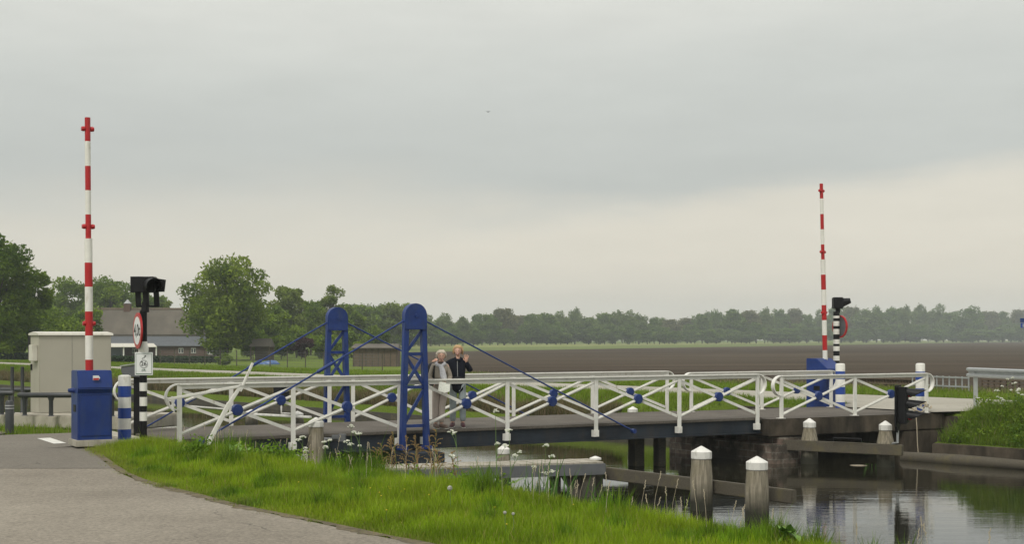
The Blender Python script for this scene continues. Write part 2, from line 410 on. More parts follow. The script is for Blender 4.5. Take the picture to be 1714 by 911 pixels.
# coordinates -------------------------------------------------------
PC, QC = (-.633, .774), (.774, .633)
def pq(X, Y): return X * PC[0] + Y * PC[1], X * QC[0] + Y * QC[1]
def xy(p, q): return p * PC[0] + q * QC[0], p * PC[1] + q * QC[1]
def at(px, py, z=0.):
    Y = (CH - z) * F / (py - HY); return Vector(((px - CX) / F * Y, Y, z))
def atY(px, Y, z=0.): return Vector(((px - CX) / F * Y, Y, z))
def zy(py, Y): return CH - (py - HY) * Y / F
BR = R(30.94); BU = (math.cos(BR), math.sin(BR))
def SW(s, w, z=0.): return Vector((s * BU[0] - w * BU[1], 28.41 + s * BU[1] + w * BU[0], z))
WATER = -1.06; NEARQ = 10.0; FARQ = 28.14
def sstep(a, b, x):
    t = np.clip((x - a) / (b - a), 0, 1); return t * t * (3 - 2 * t)
def nearq(p): return NEARQ - .42 * np.clip((11.5 - np.asarray(p, float)) / 4, 0, 1)
def prof(p, q):
    p = np.asarray(p, float); q = np.asarray(q, float)
    nq = nearq(p); near = -.09 - 1.06 * sstep(nq - .2, nq + 2.3, q) - .8 * sstep(12.3, 14.5, q)
    wall = np.where(q < 12.42, -.09, -1.95)
    z = np.where(p > 27, wall, near)
    far = -.62 + .66 * sstep(28.2, 29.9, q) - .08 * sstep(30.5, 31.5, q) - .55 * sstep(40, 60, q)
    fq = np.where((p > 18.9) & (p < 26.8), 30.4, FARQ); far = np.where(fq > 30, -.08, far)
    z = np.where(q > fq, far, np.where(q > 14.5, -1.95, z))
    return z
def gz(X, Y): return float(prof(*pq(X, Y)))
def GP(px, py, z0=-.09, it=6):
    z = z0
    for _ in range(it):
        P = at(px, py, z); z = gz(P.x, P.y)
    return at(px, py, z)

# ------------------------------------------------------------------ ground
ps = np.unique(np.concatenate([[-1200, -700, -300, -120, -60, -30], np.arange(-16, 90, 1.), [26.98, 27.02, 18.88, 18.92, 26.78, 26.82], np.arange(95, 200, 8), [260, 400, 700, 1100, 1500]]))
qs = np.unique(np.concatenate([[-280, -100, -40, -20, -10, -4, 0, 4, 7, 9], np.arange(9.4, 15, .3), [12.41, 12.43], np.arange(16, 28, 3),
      [28.13, 28.15, 30.39, 30.41], np.arange(28.2, 32, .25), np.arange(33, 62, 1.5), [70, 90, 120, 170, 250, 400, 700, 1000, 1300, 1600]]))
PP, QQ = np.meshgrid(ps, qs, indexing='ij'); X, Y = PP * PC[0] + QQ * QC[0], PP * PC[1] + QQ * QC[1]
Z = prof(PP, QQ); rg = np.random.default_rng(5)
Z = Z + np.where((QQ > 28.3) & (QQ < 31.5) | (QQ > 10) & (QQ < 12.3), rg.normal(0, .025, Z.shape), 0)
V = np.stack([X, Y, Z], -1).reshape(-1, 3); nq = len(qs)
I = (np.arange(len(ps) - 1)[:, None] * nq + np.arange(nq - 1)[None]).ravel()[:, None]
tag(arr_mesh('ground', V, [I + np.array([[0, nq, nq + 1, 1]])], M_ground, smooth=False), kind='structure')

wp = [xy(-1100, 8.5), xy(1400, 8.5), xy(1400, 30.3), xy(-1100, 30.3)]
tag(MB().add([(a, b, WATER) for a, b in wp], [(0, 1, 2, 3)]).build('water', M_water), kind='structure')

def sheet(name, pts, z, m):
    b = MB().add([(p[0], p[1], z) for p in pts], [tuple(range(len(pts)))]); o = b.build(name, m)
    bm = bmesh.new(); bm.from_mesh(o.data); bmesh.ops.triangulate(bm, faces=bm.faces)
    for f in bm.faces:
        if f.normal.z < 0: f.normal_flip()
    bm.to_mesh(o.data); bm.free(); return tag(o, kind='structure')
RZ = -.05
edge_px = [(760, 925), (690, 909), (640, 900), (580, 887), (520, 874), (455, 861), (400, 850), (355, 839), (320, 829), (280, 819), (250, 811), (222, 802), (200, 792), (182, 780), (165, 767), (152, 754), (140, 747)]
ep = [at(x, y, RZ) for x, y in edge_px]
# follow the verge behind the photographer too
ep0 = [Vector((3.4, 3, 0)), Vector((1.2, 8, 0)), Vector((.2, 10.6, 0))]
rp = [Vector((-14, -25, 0)), Vector((12, -25, 0))] + ep0 + ep + [SW(-9.3, -.25), SW(-7.62, -.12), SW(-7.62, 3.4), SW(-9.6, 3.5)] + [at(30, 724, RZ), at(0, 723, RZ), at(-250, 716, RZ), at(-500, 745, RZ)] + [Vector((-14, 16, 0))]
sheet('road', rp, RZ, M_road)
rn = random.Random(17); vs = []; fine = []
for a, b in zip(ep0[1:] + ep, (ep0[1:] + ep)[1:]):
    L_ = max(2, int((b - a).length / .06))
    for i in range(L_): fine.append(a.lerp(b, i / L_))
wob = [0.0]
for i in range(len(fine)): wob.append(wob[-1] * .8 + rn.uniform(-.03, .03))
for i, p in enumerate(fine):
    t_ = (fine[min(i + 1, len(fine) - 1)] - fine[max(i - 1, 0)]); nrm_ = Vector((-t_.y, t_.x, 0)).normalized()
    if nrm_.x > 0: nrm_ = -nrm_
    q_a = p - nrm_ * .12; q_b = p + nrm_ * (.02 + 1.3 * wob[i] + rn.uniform(-.02, .025)); vs += [(q_a.x, q_a.y, RZ + .002), (q_b.x, q_b.y, RZ + .003)]
tag(MB().add(vs, [(2 * i, 2 * i + 1, 2 * i + 3, 2 * i + 2) for i in range(len(fine) - 1)]).build('verge_soil', mat('verge_soil', (.115, .092, .05), .95, .5, 9, bmp=.5)), kind='structure')
dk = [at(x, y, RZ) for x, y in [(190, 785), (182, 780), (165, 767), (152, 754), (140, 747)]] + [SW(-9.3, -.25), SW(-7.62, -.12), SW(-7.62, 3.4), SW(-9.6, 3.5)] + [at(30, 724, RZ), at(0, 723, RZ), at(-250, 716, RZ), at(-300, 785, RZ)]
sheet('road_patch', [at(186, 785, RZ)] + dk[1:], RZ + .004, M_roadd)
sheet('road_marking', [at(62, 735, RZ), at(84, 734, RZ), at(111, 743, RZ), at(90, 744, RZ)], RZ + .008, M_white)
sheet('far_road', [xy(-400, 32.2), xy(900, 32.2), xy(900, 37.3), xy(-400, 37.3)], -.018, M_roadfar)
ap = [SW(12.0, -.25), SW(12.0, 3.6)] + [Vector((*xy(p, 33), 0)) for p in (20.5, 17.0, 13.0)]
sheet('bridge_approach', [SW(11.95, 3.5), SW(18.6, 6.0), SW(18.9, -2.2), SW(16.5, -1.1), SW(13.2, -.45), SW(11.95, -.3)], -.010, M_roadfar)
sheet('abutment_apron', [SW(-7.62, -.75), SW(-8.25, -.75), SW(-8.25, -.1), SW(-7.62, -.1)], RZ + .012, M_conc)

# ploughed field and the strips beyond
L0, L1 = Vector((-16.4, 243)), Vector((374, 1000))
def fline(k, shift=0.):
    # intersect ray X=kY with the line L0-L1
    dX, dY = L1.x - L0.x, L1.y - L0.y
    t = (k * (L0.y + shift) - L0.x) / (dX - k * dY); return L0.y + shift + t * dY
ks = np.linspace(-.079, .40, 60); ts = np.linspace(0, 1, 90)
Vf = []
for k in ks:
    yn = 41.3 / (.774 * k + .633); yf = min(fline(k), 1500) if k < .45 else 1500
    ys = yn * (yf / yn) ** ts
    for yy in ys:
        p_, q_ = pq(k * yy, yy); Vf.append((k * yy, yy, float(prof(p_, q_)) + .05))
nt_ = len(ts); I = (np.arange(len(ks) - 1)[:, None] * nt_ + np.arange(nt_ - 1)[None]).ravel()[:, None]
tag(arr_mesh('ploughed_field', np.array(Vf), [I + np.array([[0, nt_, nt_ + 1, 1]])], M_field, smooth=True), kind='structure')
pts = [xy(48.5, 40.6), xy(41, 40.6), xy(41, 48), xy(52, 48)]
def strip(name, s0, s1, m, z, k0=-.10, k1=.40, n=24):
    a = []; b_ = []
    for k in np.linspace(k0, k1, n):
        y0 = fline(k, s0); y1 = fline(k, s1); a.append((k * y0, y0)); b_.append((k * y1, y1))
    vs = [(x, y, z) for x, y in a + b_]; o = MB().add(vs, [(i, i + 1, n + i + 1, n + i) for i in range(n - 1)]).build(name, m); tag(o, kind='structure')
strip('meadow_strip', 2, 120, M_meadow, -.58)
strip('crop_strip', 122, 300, M_crop, -.575)

# grass blades --------------------------------------------------------
rng = np.random.default_rng(11)
def patchcol(P, c0, c1, c2, rng, s=.8, k2=.12):
    t = .5 + .5 * np.sin(P[:, 0] * s + 1.3 * np.sin(P[:, 1] * s * 1.7)) * np.cos(P[:, 1] * s * .9 + .7 * np.sin(P[:, 0] * 2.1 * s)); t = np.clip(t * .6 + rng.uniform(0, .5, len(P)), 0, 1)[:, None]
    C = np.array(c0) * (1 - t) + np.array(c1) * t; dry = (rng.random(len(P)) < k2)[:, None]
    return np.where(dry, np.array(c2) * rng.uniform(.7, 1.2, (len(P), 1)), C) * rng.uniform(.78, 1.2, (len(P), 1))
epx = np.array([(p.x, p.y) for p in (ep0 + ep)])
o_ = np.argsort(epx[:, 1]); EX, EY = epx[o_, 0], epx[o_, 1]
def verge_dist(X, Y): return X - np.interp(Y, EY, EX)
n = 900000
Yr = rng.uniform(9, 25.5, n); Xr = rng.uniform(-8, 5, n); p_, q_ = pq(Xr, Yr)
vd = verge_dist(Xr, Yr) * .75
ok = (vd > -.06 + rng.normal(0, .035, n)) & (q_ < 12.2) & (np.abs(Xr / Yr) < .42) & (p_ < 25.5)
# keep clear of the cabinet pad and the bridge end
ss = (Xr * BU[0] + (Yr - 28.41) * BU[1]); ww = (-Xr * BU[1] + (Yr - 28.41) * BU[0])
ok &= ~((ww > -.85) & (ss < -7.2)) & ~((ww > -.15))
ok &= rng.random(n) < np.where(q_ > 11.2, .6, 1)
Xr, Yr, vd, q_, p_ = Xr[ok], Yr[ok], vd[ok], q_[ok], p_[ok]
Zg = prof(p_, q_) - .01; P = np.stack([Xr, Yr, Zg], 1)
lump = .5 + .5 * np.sin(Xr * 2.1 + 2 * np.sin(Yr * .8)) * np.sin(Yr * 2.7 + Xr)
hgt = (.05 + .10 * np.clip(vd / .7, 0, 1) + .12 * np.clip((q_ - 8.6) / 1.4, 0, 1) * np.clip((p_ - 6) / 8, .25, 1)) * (.65 + .5 * lump) * rng.uniform(.6, 1.35, len(Xr))
tc_ = np.random.default_rng(91); TX, TY = tc_.uniform(-6, 4, 170), tc_.uniform(10, 24, 170); TR = tc_.uniform(.06, .20, 170)
dmin = np.full(len(Xr), 9.)
for a_, b_, r_t in zip(TX, TY, TR): dmin = np.minimum(dmin, np.hypot(Xr - a_, Yr - b_) / r_t)
tuft = np.clip(1.3 - dmin, 0, 1); hgt = hgt * (1 + .75 * tuft); hgt = np.where(rng.random(len(Xr)) < .006, hgt * 1.7, hgt)
bb_ = np.random.default_rng(92).uniform(0, 6.28, 6); mott = .5 + .25 * np.sin(Xr * 5.1 + bb_[0] + 2 * np.sin(Yr * 3.3)) + .25 * np.sin(Yr * 4.3 + bb_[1] + 2 * np.sin(Xr * 2.9))
C = patchcol(P, (.16, .27, .009), (.26, .36, .014), (.34, .30, .09), rng, 1.1, .05)
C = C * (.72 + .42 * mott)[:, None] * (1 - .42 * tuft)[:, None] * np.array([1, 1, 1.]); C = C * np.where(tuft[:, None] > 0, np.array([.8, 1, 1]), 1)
edgec = (np.clip(1 - vd / .38, 0, 1) * rng.random(len(vd)))[:, None] * .8
C = C * (1 - edgec) + np.array([.24, .19, .08]) * edgec
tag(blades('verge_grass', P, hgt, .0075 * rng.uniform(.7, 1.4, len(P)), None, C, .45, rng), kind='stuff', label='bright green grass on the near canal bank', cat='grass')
print('near blades', len(P))

def bank(name, n, p0, p1, q0, q1, h, w, cols, label, dens=None, seed=3, lean=.4, kdry=.06):
    rg = np.random.default_rng(seed); p = p0 + (p1 - p0) * rg.random(n) ** 1.6; q = rg.uniform(q0, q1, n)
    X, Y = xy(p, q); k = X / np.maximum(Y, .1); ok = (Y > 5) & (np.abs(k) < .42) & (prof(p, q) > -.9)
    ss = (X * BU[0] + (Y - 28.41) * BU[1]); ww = (-X * BU[1] + (Y - 28.41) * BU[0])
    ok &= ~((ww > -.5) & (ww < 3.9) & (ss > 9)); 
    ok &= ~((ss > 11.9) & (ww > -4 * (ss - 12) / 7) & (ww < 3.8 + (ss - 12) * .3) & (q < 32.3))
    if dens is not None: ok &= rg.random(n) < dens(p, q)
    p, q, X, Y = p[ok], q[ok], X[ok], Y[ok]
    P = np.stack([X, Y, prof(p, q) - .01], 1)
    sc = np.clip(Y / 40, .8, 2.2)
    C = patchcol(P, *cols, rg, .5, kdry); hh = h * rg.uniform(.5, 1.3, len(P)) * (.75 + .5 * np.sin(p * .9 + q) ** 2)
    return tag(blades(name, P, hh, w * sc, None, C, lean, rg), label, 'grass', kind='stuff')
G = ((.12, .20, .014), (.18, .26, .02), (.27, .24, .09))
bank('far_bank_grass', 190000, 5, 110, 28.25, 32.1, .16, .016, G, 'green grass on the far bank of the canal', seed=4)
bank('roadside_grass', 110000, 2, 110, 37.4, 42, .16, .022, G, 'green grass strip beyond the far road', seed=5)
bank('tall_bank_weeds', 90000, 4, 18.8, 28.17, 30.9, .30, .016, ((.085, .155, .012), (.15, .225, .02), (.25, .22, .09)), 'rank tall weeds on the far bank right of the bridge', seed=6, lean=.6)
bank('reeds', 50000, 30, 120, 28.0, 28.75, .42, .016, ((.15, .13, .055), (.10, .12, .04), (.22, .17, .09)), 'dry brown reeds along the far waterline', seed=7, kdry=.5)
bank('field_edge_grass', 26000, 6, 60, 41.0, 43.2, .20, .03, ((.12, .16, .03), (.16, .17, .06), (.26, .22, .11)), 'rough grass along the edge of the ploughed field', seed=8, kdry=.35)
rg = np.random.default_rng(77)
n = 14000; Xr = rg.uniform(-16, -6.5, n); Yr = rg.uniform(24.0, 29.5, n); s_ = Xr * BU[0] + (Yr - 28.41) * BU[1]; w_ = -Xr * BU[1] + (Yr - 28.41) * BU[0]
p_, q_ = pq(Xr, Yr); ok = (w_ > 3.55) & (q_ < 12.3) & (s_ < -7.5) & (Yr < 29.45); P = np.stack([Xr, Yr, np.full(n, -.1)], 1)[ok]
tag(blades('kerb_grass', P, .14 * rg.uniform(.5, 1.4, len(P)), .012, None, patchcol(P, *G, rg, 1, .08), .4, rg), 'short grass between the road and the concrete slab', 'grass', kind='stuff')

# ------------------------------------------------------------------ the bridge
def rail_parts(root, posts, bays, w, z0, foot, z_low=.10, loop0=False, loop1=False, ext0=0, ext1=0, skip_hub=(), out=-1):
    zt = 1.0
    r = MB()
    a, b = posts[0] - ext0, posts[-1] + ext1
    r.box(a, b, w - .07, w + .07, zt - .03, zt)
    r.box(a, b, w - .03, w + .03, zt - .10, zt - .0305)
    rail = r.build('railing', M_white, root, bevel=.004)
    for s in posts:
        p = MB(); p.box(s - .045, s + .045, w - .04, w - .03, z0, zt - .032); p.box(s - .006, s + .006, w - .0298, w + .04, z0, zt - .0315)
        if foot:
            p.box(s - .062, s + .062, w - .05, w + .055, -.27, -.13)
            for zz in (-.23, -.16):
                pass
        else: p.box(s - .08, s + .08, w - .08, w + .08, z0, z0 + .02)
        p.build('post', M_white, rail)
    for (a, b) in bays:
        c = (a + b) / 2; zc = (z_low + zt - .1) / 2 + .0
        for (q0, q1, off) in (((a + .03, z_low), (b - .03, zt - .12), -.012), ((a + .03, zt - .12), (b - .03, z_low), .012)):
            m = MB(); m.bar((q0[0], w + off, q0[1]), (q1[0], w + off, q1[1]), .02, .06)
            m.bar((q0[0], w + off + (.022 if off > 0 else -.022), q0[1]), (q1[0], w + off + (.022 if off > 0 else -.022), q1[1]), .022, .012)
            m.build('brace', M_white, rail)
        h = MB(); prof_ = [(.095, -.052), (.105, -.044), (.105, .044), (.095, .052)]
        h.lathe(prof_, (0, 0, 0), 20); h.lathe([(.06, -.060), (.06, .060)], (0, 0, 0), 12); ho = h.build('hub', M_blue, rail); ho.location = (c, w, zc); ho.rotation_euler = (R(90), 0, 0)
        bb = MB()
        for k in range(6):
            t = k * math.pi / 3; bb.tube([(.07 * math.cos(t), .07 * math.sin(t), -.068), (.07 * math.cos(t), .07 * math.sin(t), .068)], .012, 6)
        bo = bb.build('bolts', M_blue, ho) if False else None
    for flag, s, sg in ((loop0, posts[0] - ext0, -1), (loop1, posts[-1] + ext1, 1)):
        if not flag: continue
        m = MB(); rad = .24; n = 16; vs = []; 
        for i in range(n + 1):
            t = math.pi * (i / n); cx = s + sg * rad * math.sin(t) * 1.05; cz = zt - rad + rad * math.cos(t)
            cx2 = s + sg * (rad - .022) * math.sin(t) * 1.05; cz2 = zt - rad + (rad - .022) * math.cos(t)
            vs += [(cx, w - .052, cz), (cx, w + .052, cz), (cx2, w + .052, cz2), (cx2, w - .052, cz2)]
        fs = []
        for i in range(n):
            a = i * 4; b = a + 4
            for k in range(4): fs.append((a + k, b + k, b + (k + 1) % 4, a + (k + 1) % 4))
        fs += [(0, 1, 2, 3), (n * 4 + 3, n * 4 + 2, n * 4 + 1, n * 4)]
        m.add(vs, fs); m.box(min(s, s - sg * .0), s + .02 * 1, w - .04, w + .04, zt - 2 * rad - .0, zt - 2 * rad + .02) if False else None
        m.build('end_loop', M_white, rail, True)
    return rail
bridge = empty('swing_bridge', (0, 28.41, 0), BR, 'white railed swing bridge with blue lattice pylons and stay rods across the canal', 'bridge')
s0, s1 = -7.15, 6.62; W = 3.2
MB().box(s0, s1, -.035, W + .035, -.06, 0).build('deck', M_deck, bridge, bevel=.01)
for w in (.02, W - .02):
    g = MB(); g.box(s0, s1, w - .008, w + .008, -.34, -.062); g.box(s0, s1, w - .06, w + .06, -.365, -.342)
    g.build('girder', M_steel, bridge)
c_ = MB()
for s in np.linspace(s0 + .4, s1 - .2, 12): c_.box(s - .05, s + .05, .035, W - .035, -.27, -.065)
c_.build('cross_beams', M_steel, bridge)
posts = [-6.952, -4.80, -2.61, -2.06, -.178, 1.995, 4.20, 6.43]
bays = [(-6.952, -4.80), (-4.80, -2.61), (-2.06, -.178), (-.178, 1.995), (1.995, 4.20), (4.20, 6.43)]
for w, out in ((-.085, -1), (W + .085, 1)):
    rail_parts(bridge, posts, bays, w, -.26, True, loop0=True, loop1=True, ext0=.0, ext1=.0, out=out)
def pylon(w):
    c = -2.376; root = bridge; hb, ht = .31, .235; zb, zh, ztp = -.28, 2.0, 2.245
    def hw(z): return hb + (ht - hb) * (z - zb) / (zh - zb)
    legs = MB()
    for sg in (-1, 1):
        a = (c + sg * (hw(zb) - .05), w, zb); b = (c + sg * (hw(zh) - .045), w, zh)
        legs.bar(a, b, .10, .12, up=(0, 1, 0)) 
    py = legs.build('pylon', M_blue, root, bevel=.006)
    h = MB(); poly = [(c - ht, 1.97), (c + ht, 1.97)]
    for i in range(13):
        t = math.pi * i / 12; poly.append((c + ht * math.cos(t), ztp + ht * math.sin(t)))
    h.prism(poly, w - .085, w + .085); h.build('pylon_head', M_blue, py, bevel=.012)
    p = MB(); p.tube([(c, w - .10, 2.24), (c, w + .10, 2.24)], .035, 12); p.build('pivot_pin', M_blue, py, True)
    def br(name, z0, z1, d):
        m = MB(); a, b = (hw(z0) - .06), (hw(z1) - .06)
        if d == 0: m.bar((c - a, w, z0), (c + a, w, z0), .045, .06)
        elif d == 1: m.bar((c - a, w - .005, z0), (c + b, w - .005, z1), .04, .06)
        else: m.bar((c + a, w + .008, z0), (c - b, w + .008, z1), .04, .06)
        m.build(name, M_blue, py)
    br('cross_bar', 1.50, 0, 0); br('cross_bar', .86, 0, 0); br('cross_bar', .11, 0, 0)
    br('diagonal_brace', 1.53, 1.98, 1); br('diagonal_brace', .89, 1.47, 1); br('diagonal_brace', .89, 1.47, 2); br('diagonal_brace', .14, .83, 1)
    for sg in (-1, 1): MB().box(c + sg * .26 - .08, c + sg * .26 + .08, w - .09, w + .09, -.345, -.28).build('foot', M_blue, py)
    for sg, se in ((-1, -6.62), (1, 2.83)):
        a = Vector((c + sg * (ht - .02), w, 2.15)); b = Vector((se, w * 1.0 + (0.0), -.17 if sg > 0 else -.03))
        mid = a.lerp(b, .45); m2 = a.lerp(b, .37)
        t = MB(); t.tube([a, b], .017, 8); t.box(-.001, .001, -.001, .001, -.001, .001) if False else None
        st = t.build('stay_rod', M_blue, root, True)
        if sg < 0:
            k = MB(); dd = (mid - m2).normalized(); k.tube([m2, m2 + dd * .02, mid - dd * .02, mid], [.02, .034, .034, .02], 8); k.build('turnbuckle', M_blue, st, True)
        k = MB(); k.tube([b + Vector((0, -.05, 0)), b + Vector((0, .05, 0))], .05, 10); k.build('anchor', M_blue, st, True)
pylon(-.30); pylon(W + .20)
# locking lever at the left end of the near railing
lv = MB(); wl = -.42
def L(px, py):  # point on the plane w = wl, given as s and z read off the photograph
    k = (px - CX) / F; P0 = SW(0, wl); s = (k * P0.y - P0.x) / (BU[0] - k * BU[1]); Y = P0.y + s * BU[1]; return (s, wl, zy(py, Y))
lv.bar(L(347, 746), L(384, 675), .045, .08); lv.bar(L(381, 680), L(404, 645), .04, .065); lv.bar(L(402, 656), L(423, 608), .04, .045)
lv.bar(L(280, 669), L(408, 646), .04, .05, up=(0, 0, 1)); lv.build('locking_lever', M_white, bridge, bevel=.008)
lv2 = MB(); lv2.tube([L(288, 664), L(290, 688)], .02, 8); lv2.tube([L(281, 670), L(284, 682), L(292, 690)], .016, 8); lv2.build('lever_catch', M_whitew, bridge, True)

# fixed railings on the far abutment
ab = [7.17, 9.48, 11.9]
for w, lab in ((-.06, 'white fixed railing on the far abutment, nearer the camera'), (W + .06, 'white fixed railing on the far abutment, in front of the blue barrier cabinet')):
    rt = empty('abutment_railing', (0, 28.41, -.05), BR, lab, 'railing', 'fixed railings at the far abutment')
    rail_parts(rt, ab, [(7.17, 9.48), (9.48, 11.9)], w, 0, False, loop0=True, loop1=True)
# abutments and piers ------------------------------------------------
def brobj(name, mb, m, label, cat, bevel=0, group=None):
    o = mb.build(name, m, None, bevel=bevel, loc=(0, 28.41, 0), rz=BR); return tag(o, label, cat, group)
brobj('bridge_pier', MB().box(6.95, 8.1, -.22, 3.5, -2, -.46).box(6.75, 7.5, -.3, 3.6, -2, -.60), M_brick, 'old brick and stone pier carrying the far end of the bridge', 'pier', .02)
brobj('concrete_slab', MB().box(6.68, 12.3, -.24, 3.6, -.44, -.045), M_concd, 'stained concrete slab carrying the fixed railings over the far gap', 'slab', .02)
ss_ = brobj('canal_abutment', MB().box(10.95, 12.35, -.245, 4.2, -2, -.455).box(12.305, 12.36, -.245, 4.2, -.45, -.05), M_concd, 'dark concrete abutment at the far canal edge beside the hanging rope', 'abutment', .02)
sheet('slab_surface', [SW(6.72, -.2), SW(12.28, -.2), SW(12.28, 3.56), SW(6.72, 3.56)], -.038, M_deck)
brobj('near_abutment', MB().box(-7.6, -7.2, -1.0, 4.2, -1.9, -.03), M_conc, 'pale concrete abutment under the left end of the bridge', 'abutment', .02)
brobj('pivot_pier', MB().box(-2.76, -2.0, -.85, 4.0, -2, -.38).box(-3.1, -1.66, .3, 2.9, -2, -.42), M_steel, 'dark grey pivot pier below the blue pylons', 'pier', .02)
for s_, w_ in ((2.95, .6), (3.75, .35), (4.6, .9)):
    pass
for (px, wd, lab) in ((1065, .26, 'dark square timber post under the bridge, leftmost of two'), (1104, .20, 'dark square timber post under the bridge, nearest the brick pier')):
    P = at(px, 790 if px < 1090 else 792, WATER); P = atY(px, 31.3, 0)
    o = MB().box(-wd / 2, wd / 2, -wd / 2, wd / 2, -2, -.40).build('support_post', M_beamd, None, loc=(P.x, P.y, 0), rz=BR); tag(o, lab, 'post')
# dark back wall on the far side under the slab
a, b = xy(-300, FARQ), xy(700, FARQ)
wl_ = MB(); d = Vector((PC[0], PC[1], 0)); q = Vector((QC[0], QC[1], 0))
def pqbox(mb, p0, p1, q0, q1, z0, z1, n=1):
    vs = []
    for z in (z0, z1):
        for (p, q) in ((p0, q0), (p1, q0), (p1, q1), (p0, q1)): x, y = xy(p, q); vs.append((x, y, z))
    mb.add(vs, [(0,3,2,1),(4,5,6,7),(0,1,5,4),(1,2,6,5),(2,3,7,6),(3,0,4,7)]); return mb
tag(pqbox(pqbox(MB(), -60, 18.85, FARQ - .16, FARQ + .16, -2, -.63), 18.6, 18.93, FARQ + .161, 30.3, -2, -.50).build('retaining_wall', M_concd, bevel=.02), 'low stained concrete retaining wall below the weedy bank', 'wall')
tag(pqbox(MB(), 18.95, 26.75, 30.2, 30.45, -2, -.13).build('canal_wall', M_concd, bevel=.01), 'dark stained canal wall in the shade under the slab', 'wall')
tag(pqbox(MB(), 26.6, 300, FARQ - .12, FARQ + .02, -2, -.86).build('bank_boarding', M_beamd), 'dark timber boarding at the far waterline left of the bridge', 'boarding')
# floating log boom
P0, P1 = at(1505, 763, WATER + .05), at(1800, 806, WATER + .05)
P0 = atY(1500, 32.6, WATER + .03); x1, y1 = xy(-10, FARQ - .55); x0, y0 = xy(19.6, FARQ - .2)
lg = MB(); pts = [Vector((x0, y0, WATER + .06)).lerp(Vector((x1, y1, WATER + .06)), t) + Vector((0, 0, .03 * math.sin(9 * t))) for t in np.linspace(0, 1, 20)]
lg.tube(pts, [.13 + .02 * math.sin(i * 1.9) for i in range(20)], 12); tag(lg.build('floating_log', M_beam, smooth=True), 'long weathered log floating against the far canal wall', 'log')

# ------------------------------------------------------------------ piles
def pile(px, Y, ztop, r=.17, capz=.12, label='', sh=0):
    P = atY(px, Y)
    root = empty('mooring_pile', (P.x, P.y, WATER), random.Random(px).uniform(0, 1), label, 'mooring post', 'round timber mooring piles with white caps')
    H = ztop - WATER
    MB().lathe([(r * 1.02, -.9), (r * 1.02, 0), (r, H * .55), (r * .99, H - .45), (r * (.88 - sh), H - capz - .02)], n=24).build('shaft', M_pile, root, True)
    MB().lathe([(r * (.93 - sh), H - capz - .012), (r * (.945 - sh), H - capz), (r * (.945 - sh), H - capz * .35), (r * (.9 - sh), H - capz * .3), (.02, H + .035), (.004, H + .04)], n=12).build('cap', M_whitew, root)
    return root
pile(1174, 23.2, -.03, .185, .16, 'stout timber pile with white pointed cap, left of the two nearest in the water')
pile(1267, 21.9, -.09, .185, .16, 'stout timber pile with white pointed cap, nearest in the water, right of its twin')
pile(1355, 31.8, -.06, .19, .16, 'timber pile with white cap in front of the brick pier', .18)
pile(1482, 31.0, -.07, .19, .16, 'timber pile with white cap left of the ship signal', .18)
pile(529, 26.2, .28, .155, .13, 'tall grey timber pile with white cap beside the pivot, among the bank weeds')
pile(843, 26.6, -.27, .145, .12, 'short timber pile with white cap behind the plank walkway', .08)
pile(1059, 40.6, -.22, .16, .12, 'low white capped pile beyond the deck, left of two by the far bank')
pile(1098, 41.4, -.32, .15, .1, 'low white capped pile beyond the deck, right of two by the far bank')
pile(421, 44.5, -.5, .2, .12, 'low white capped pile beyond the left of the bridge, left of the rear signal')
pile(498, 43.5, -.5, .2, .14, 'low white capped pile beyond the left of the bridge, right of the rear signal')
# guide beams between piles
def gbeam(name, a, b, h, t, m, label, zc=None):
    mb = MB(); mb.bar(a, b, t, h); o = mb.build(name, m, bevel=.015); return tag(o, label, 'beam')
gbeam('guide_beam', atY(1012, 25.55, -.67) , atY(1330, 21.95, -.70), .22, .12, M_beam, 'weathered timber guide beam running between the two nearest piles')
a, b = atY(1310, 31.95, -.64), atY(1511, 30.6, -.66)
gbeam('guide_beam', a, b, .24, .16, M_beam, 'grey timber guide beam in front of the two far piles')
mb = MB(); p0 = atY(1395, 31.2, -.50); p1 = atY(1442, 30.9, -.50); mb.tube([p0, p0 + Vector((0, 0, .07)), p1 + Vector((0, 0, .07)), p1], .016, 8); tag(mb.build('grab_bar', M_black, smooth=True), 'black steel grab bar fixed on top of the far guide beam', 'handle')
gbeam('guide_beam', atY(300, 50.5, -.62), atY(402, 47, -.62), .05, .06, M_whitew, 'thin pale rail over the water left beyond the bridge')
gbeam('guide_beam', atY(404, 44.8, -.62), atY(520, 42.8, -.62), .07, .12, M_whitew, 'pale timber beam joining two low piles beyond the bridge')
# plank walkway
wk = empty('plank_walkway', (0, 0, 0), 0, 'grey plank walkway with white edge on dark posts in front of the bridge', 'walkway')
A = atY(1010, 25.2, -.43); U = Vector((BU[0], BU[1], 0)); Vv = Vector((-BU[1], BU[0], 0)); ang = -.05
U = Vector((math.sin(R(70.5)), math.cos(R(70.5)), 0)); Vv = Vector((-U.y, U.x, 0))
dm = MB(); nb = 40; rr = random.Random(4)
for i in range(nb):
    a = A - U * (i * .145) ; z = -.43 + rr.uniform(-.006, .006)
    c0 = a - U * .135; vs = []
    for zz in (z - .045, z):
        for q in (a, a + Vv * .75, c0 + Vv * .75, c0): vs.append((q.x, q.y, zz))
    dm.add(vs, [(0,3,2,1),(4,5,6,7),(0,1,5,4),(1,2,6,5),(2,3,7,6),(3,0,4,7)])
dm.build('planks', M_plank, wk)
fb = MB(); e = A - U * 5.8; fb.bar(A - Vv * .03 + Vector((.02, 0, -.13)), e - Vv * .03 + Vector((0, 0, -.13)), .05, .20); fb.build('edge_beam', M_grey, wk, bevel=.005)
fb = MB(); fb.bar(A + Vv * .72 + Vector((0, 0, -.14)), e + Vv * .72 + Vector((0, 0, -.14)), .1, .18); fb.build('edge_beam', M_beamd, wk)
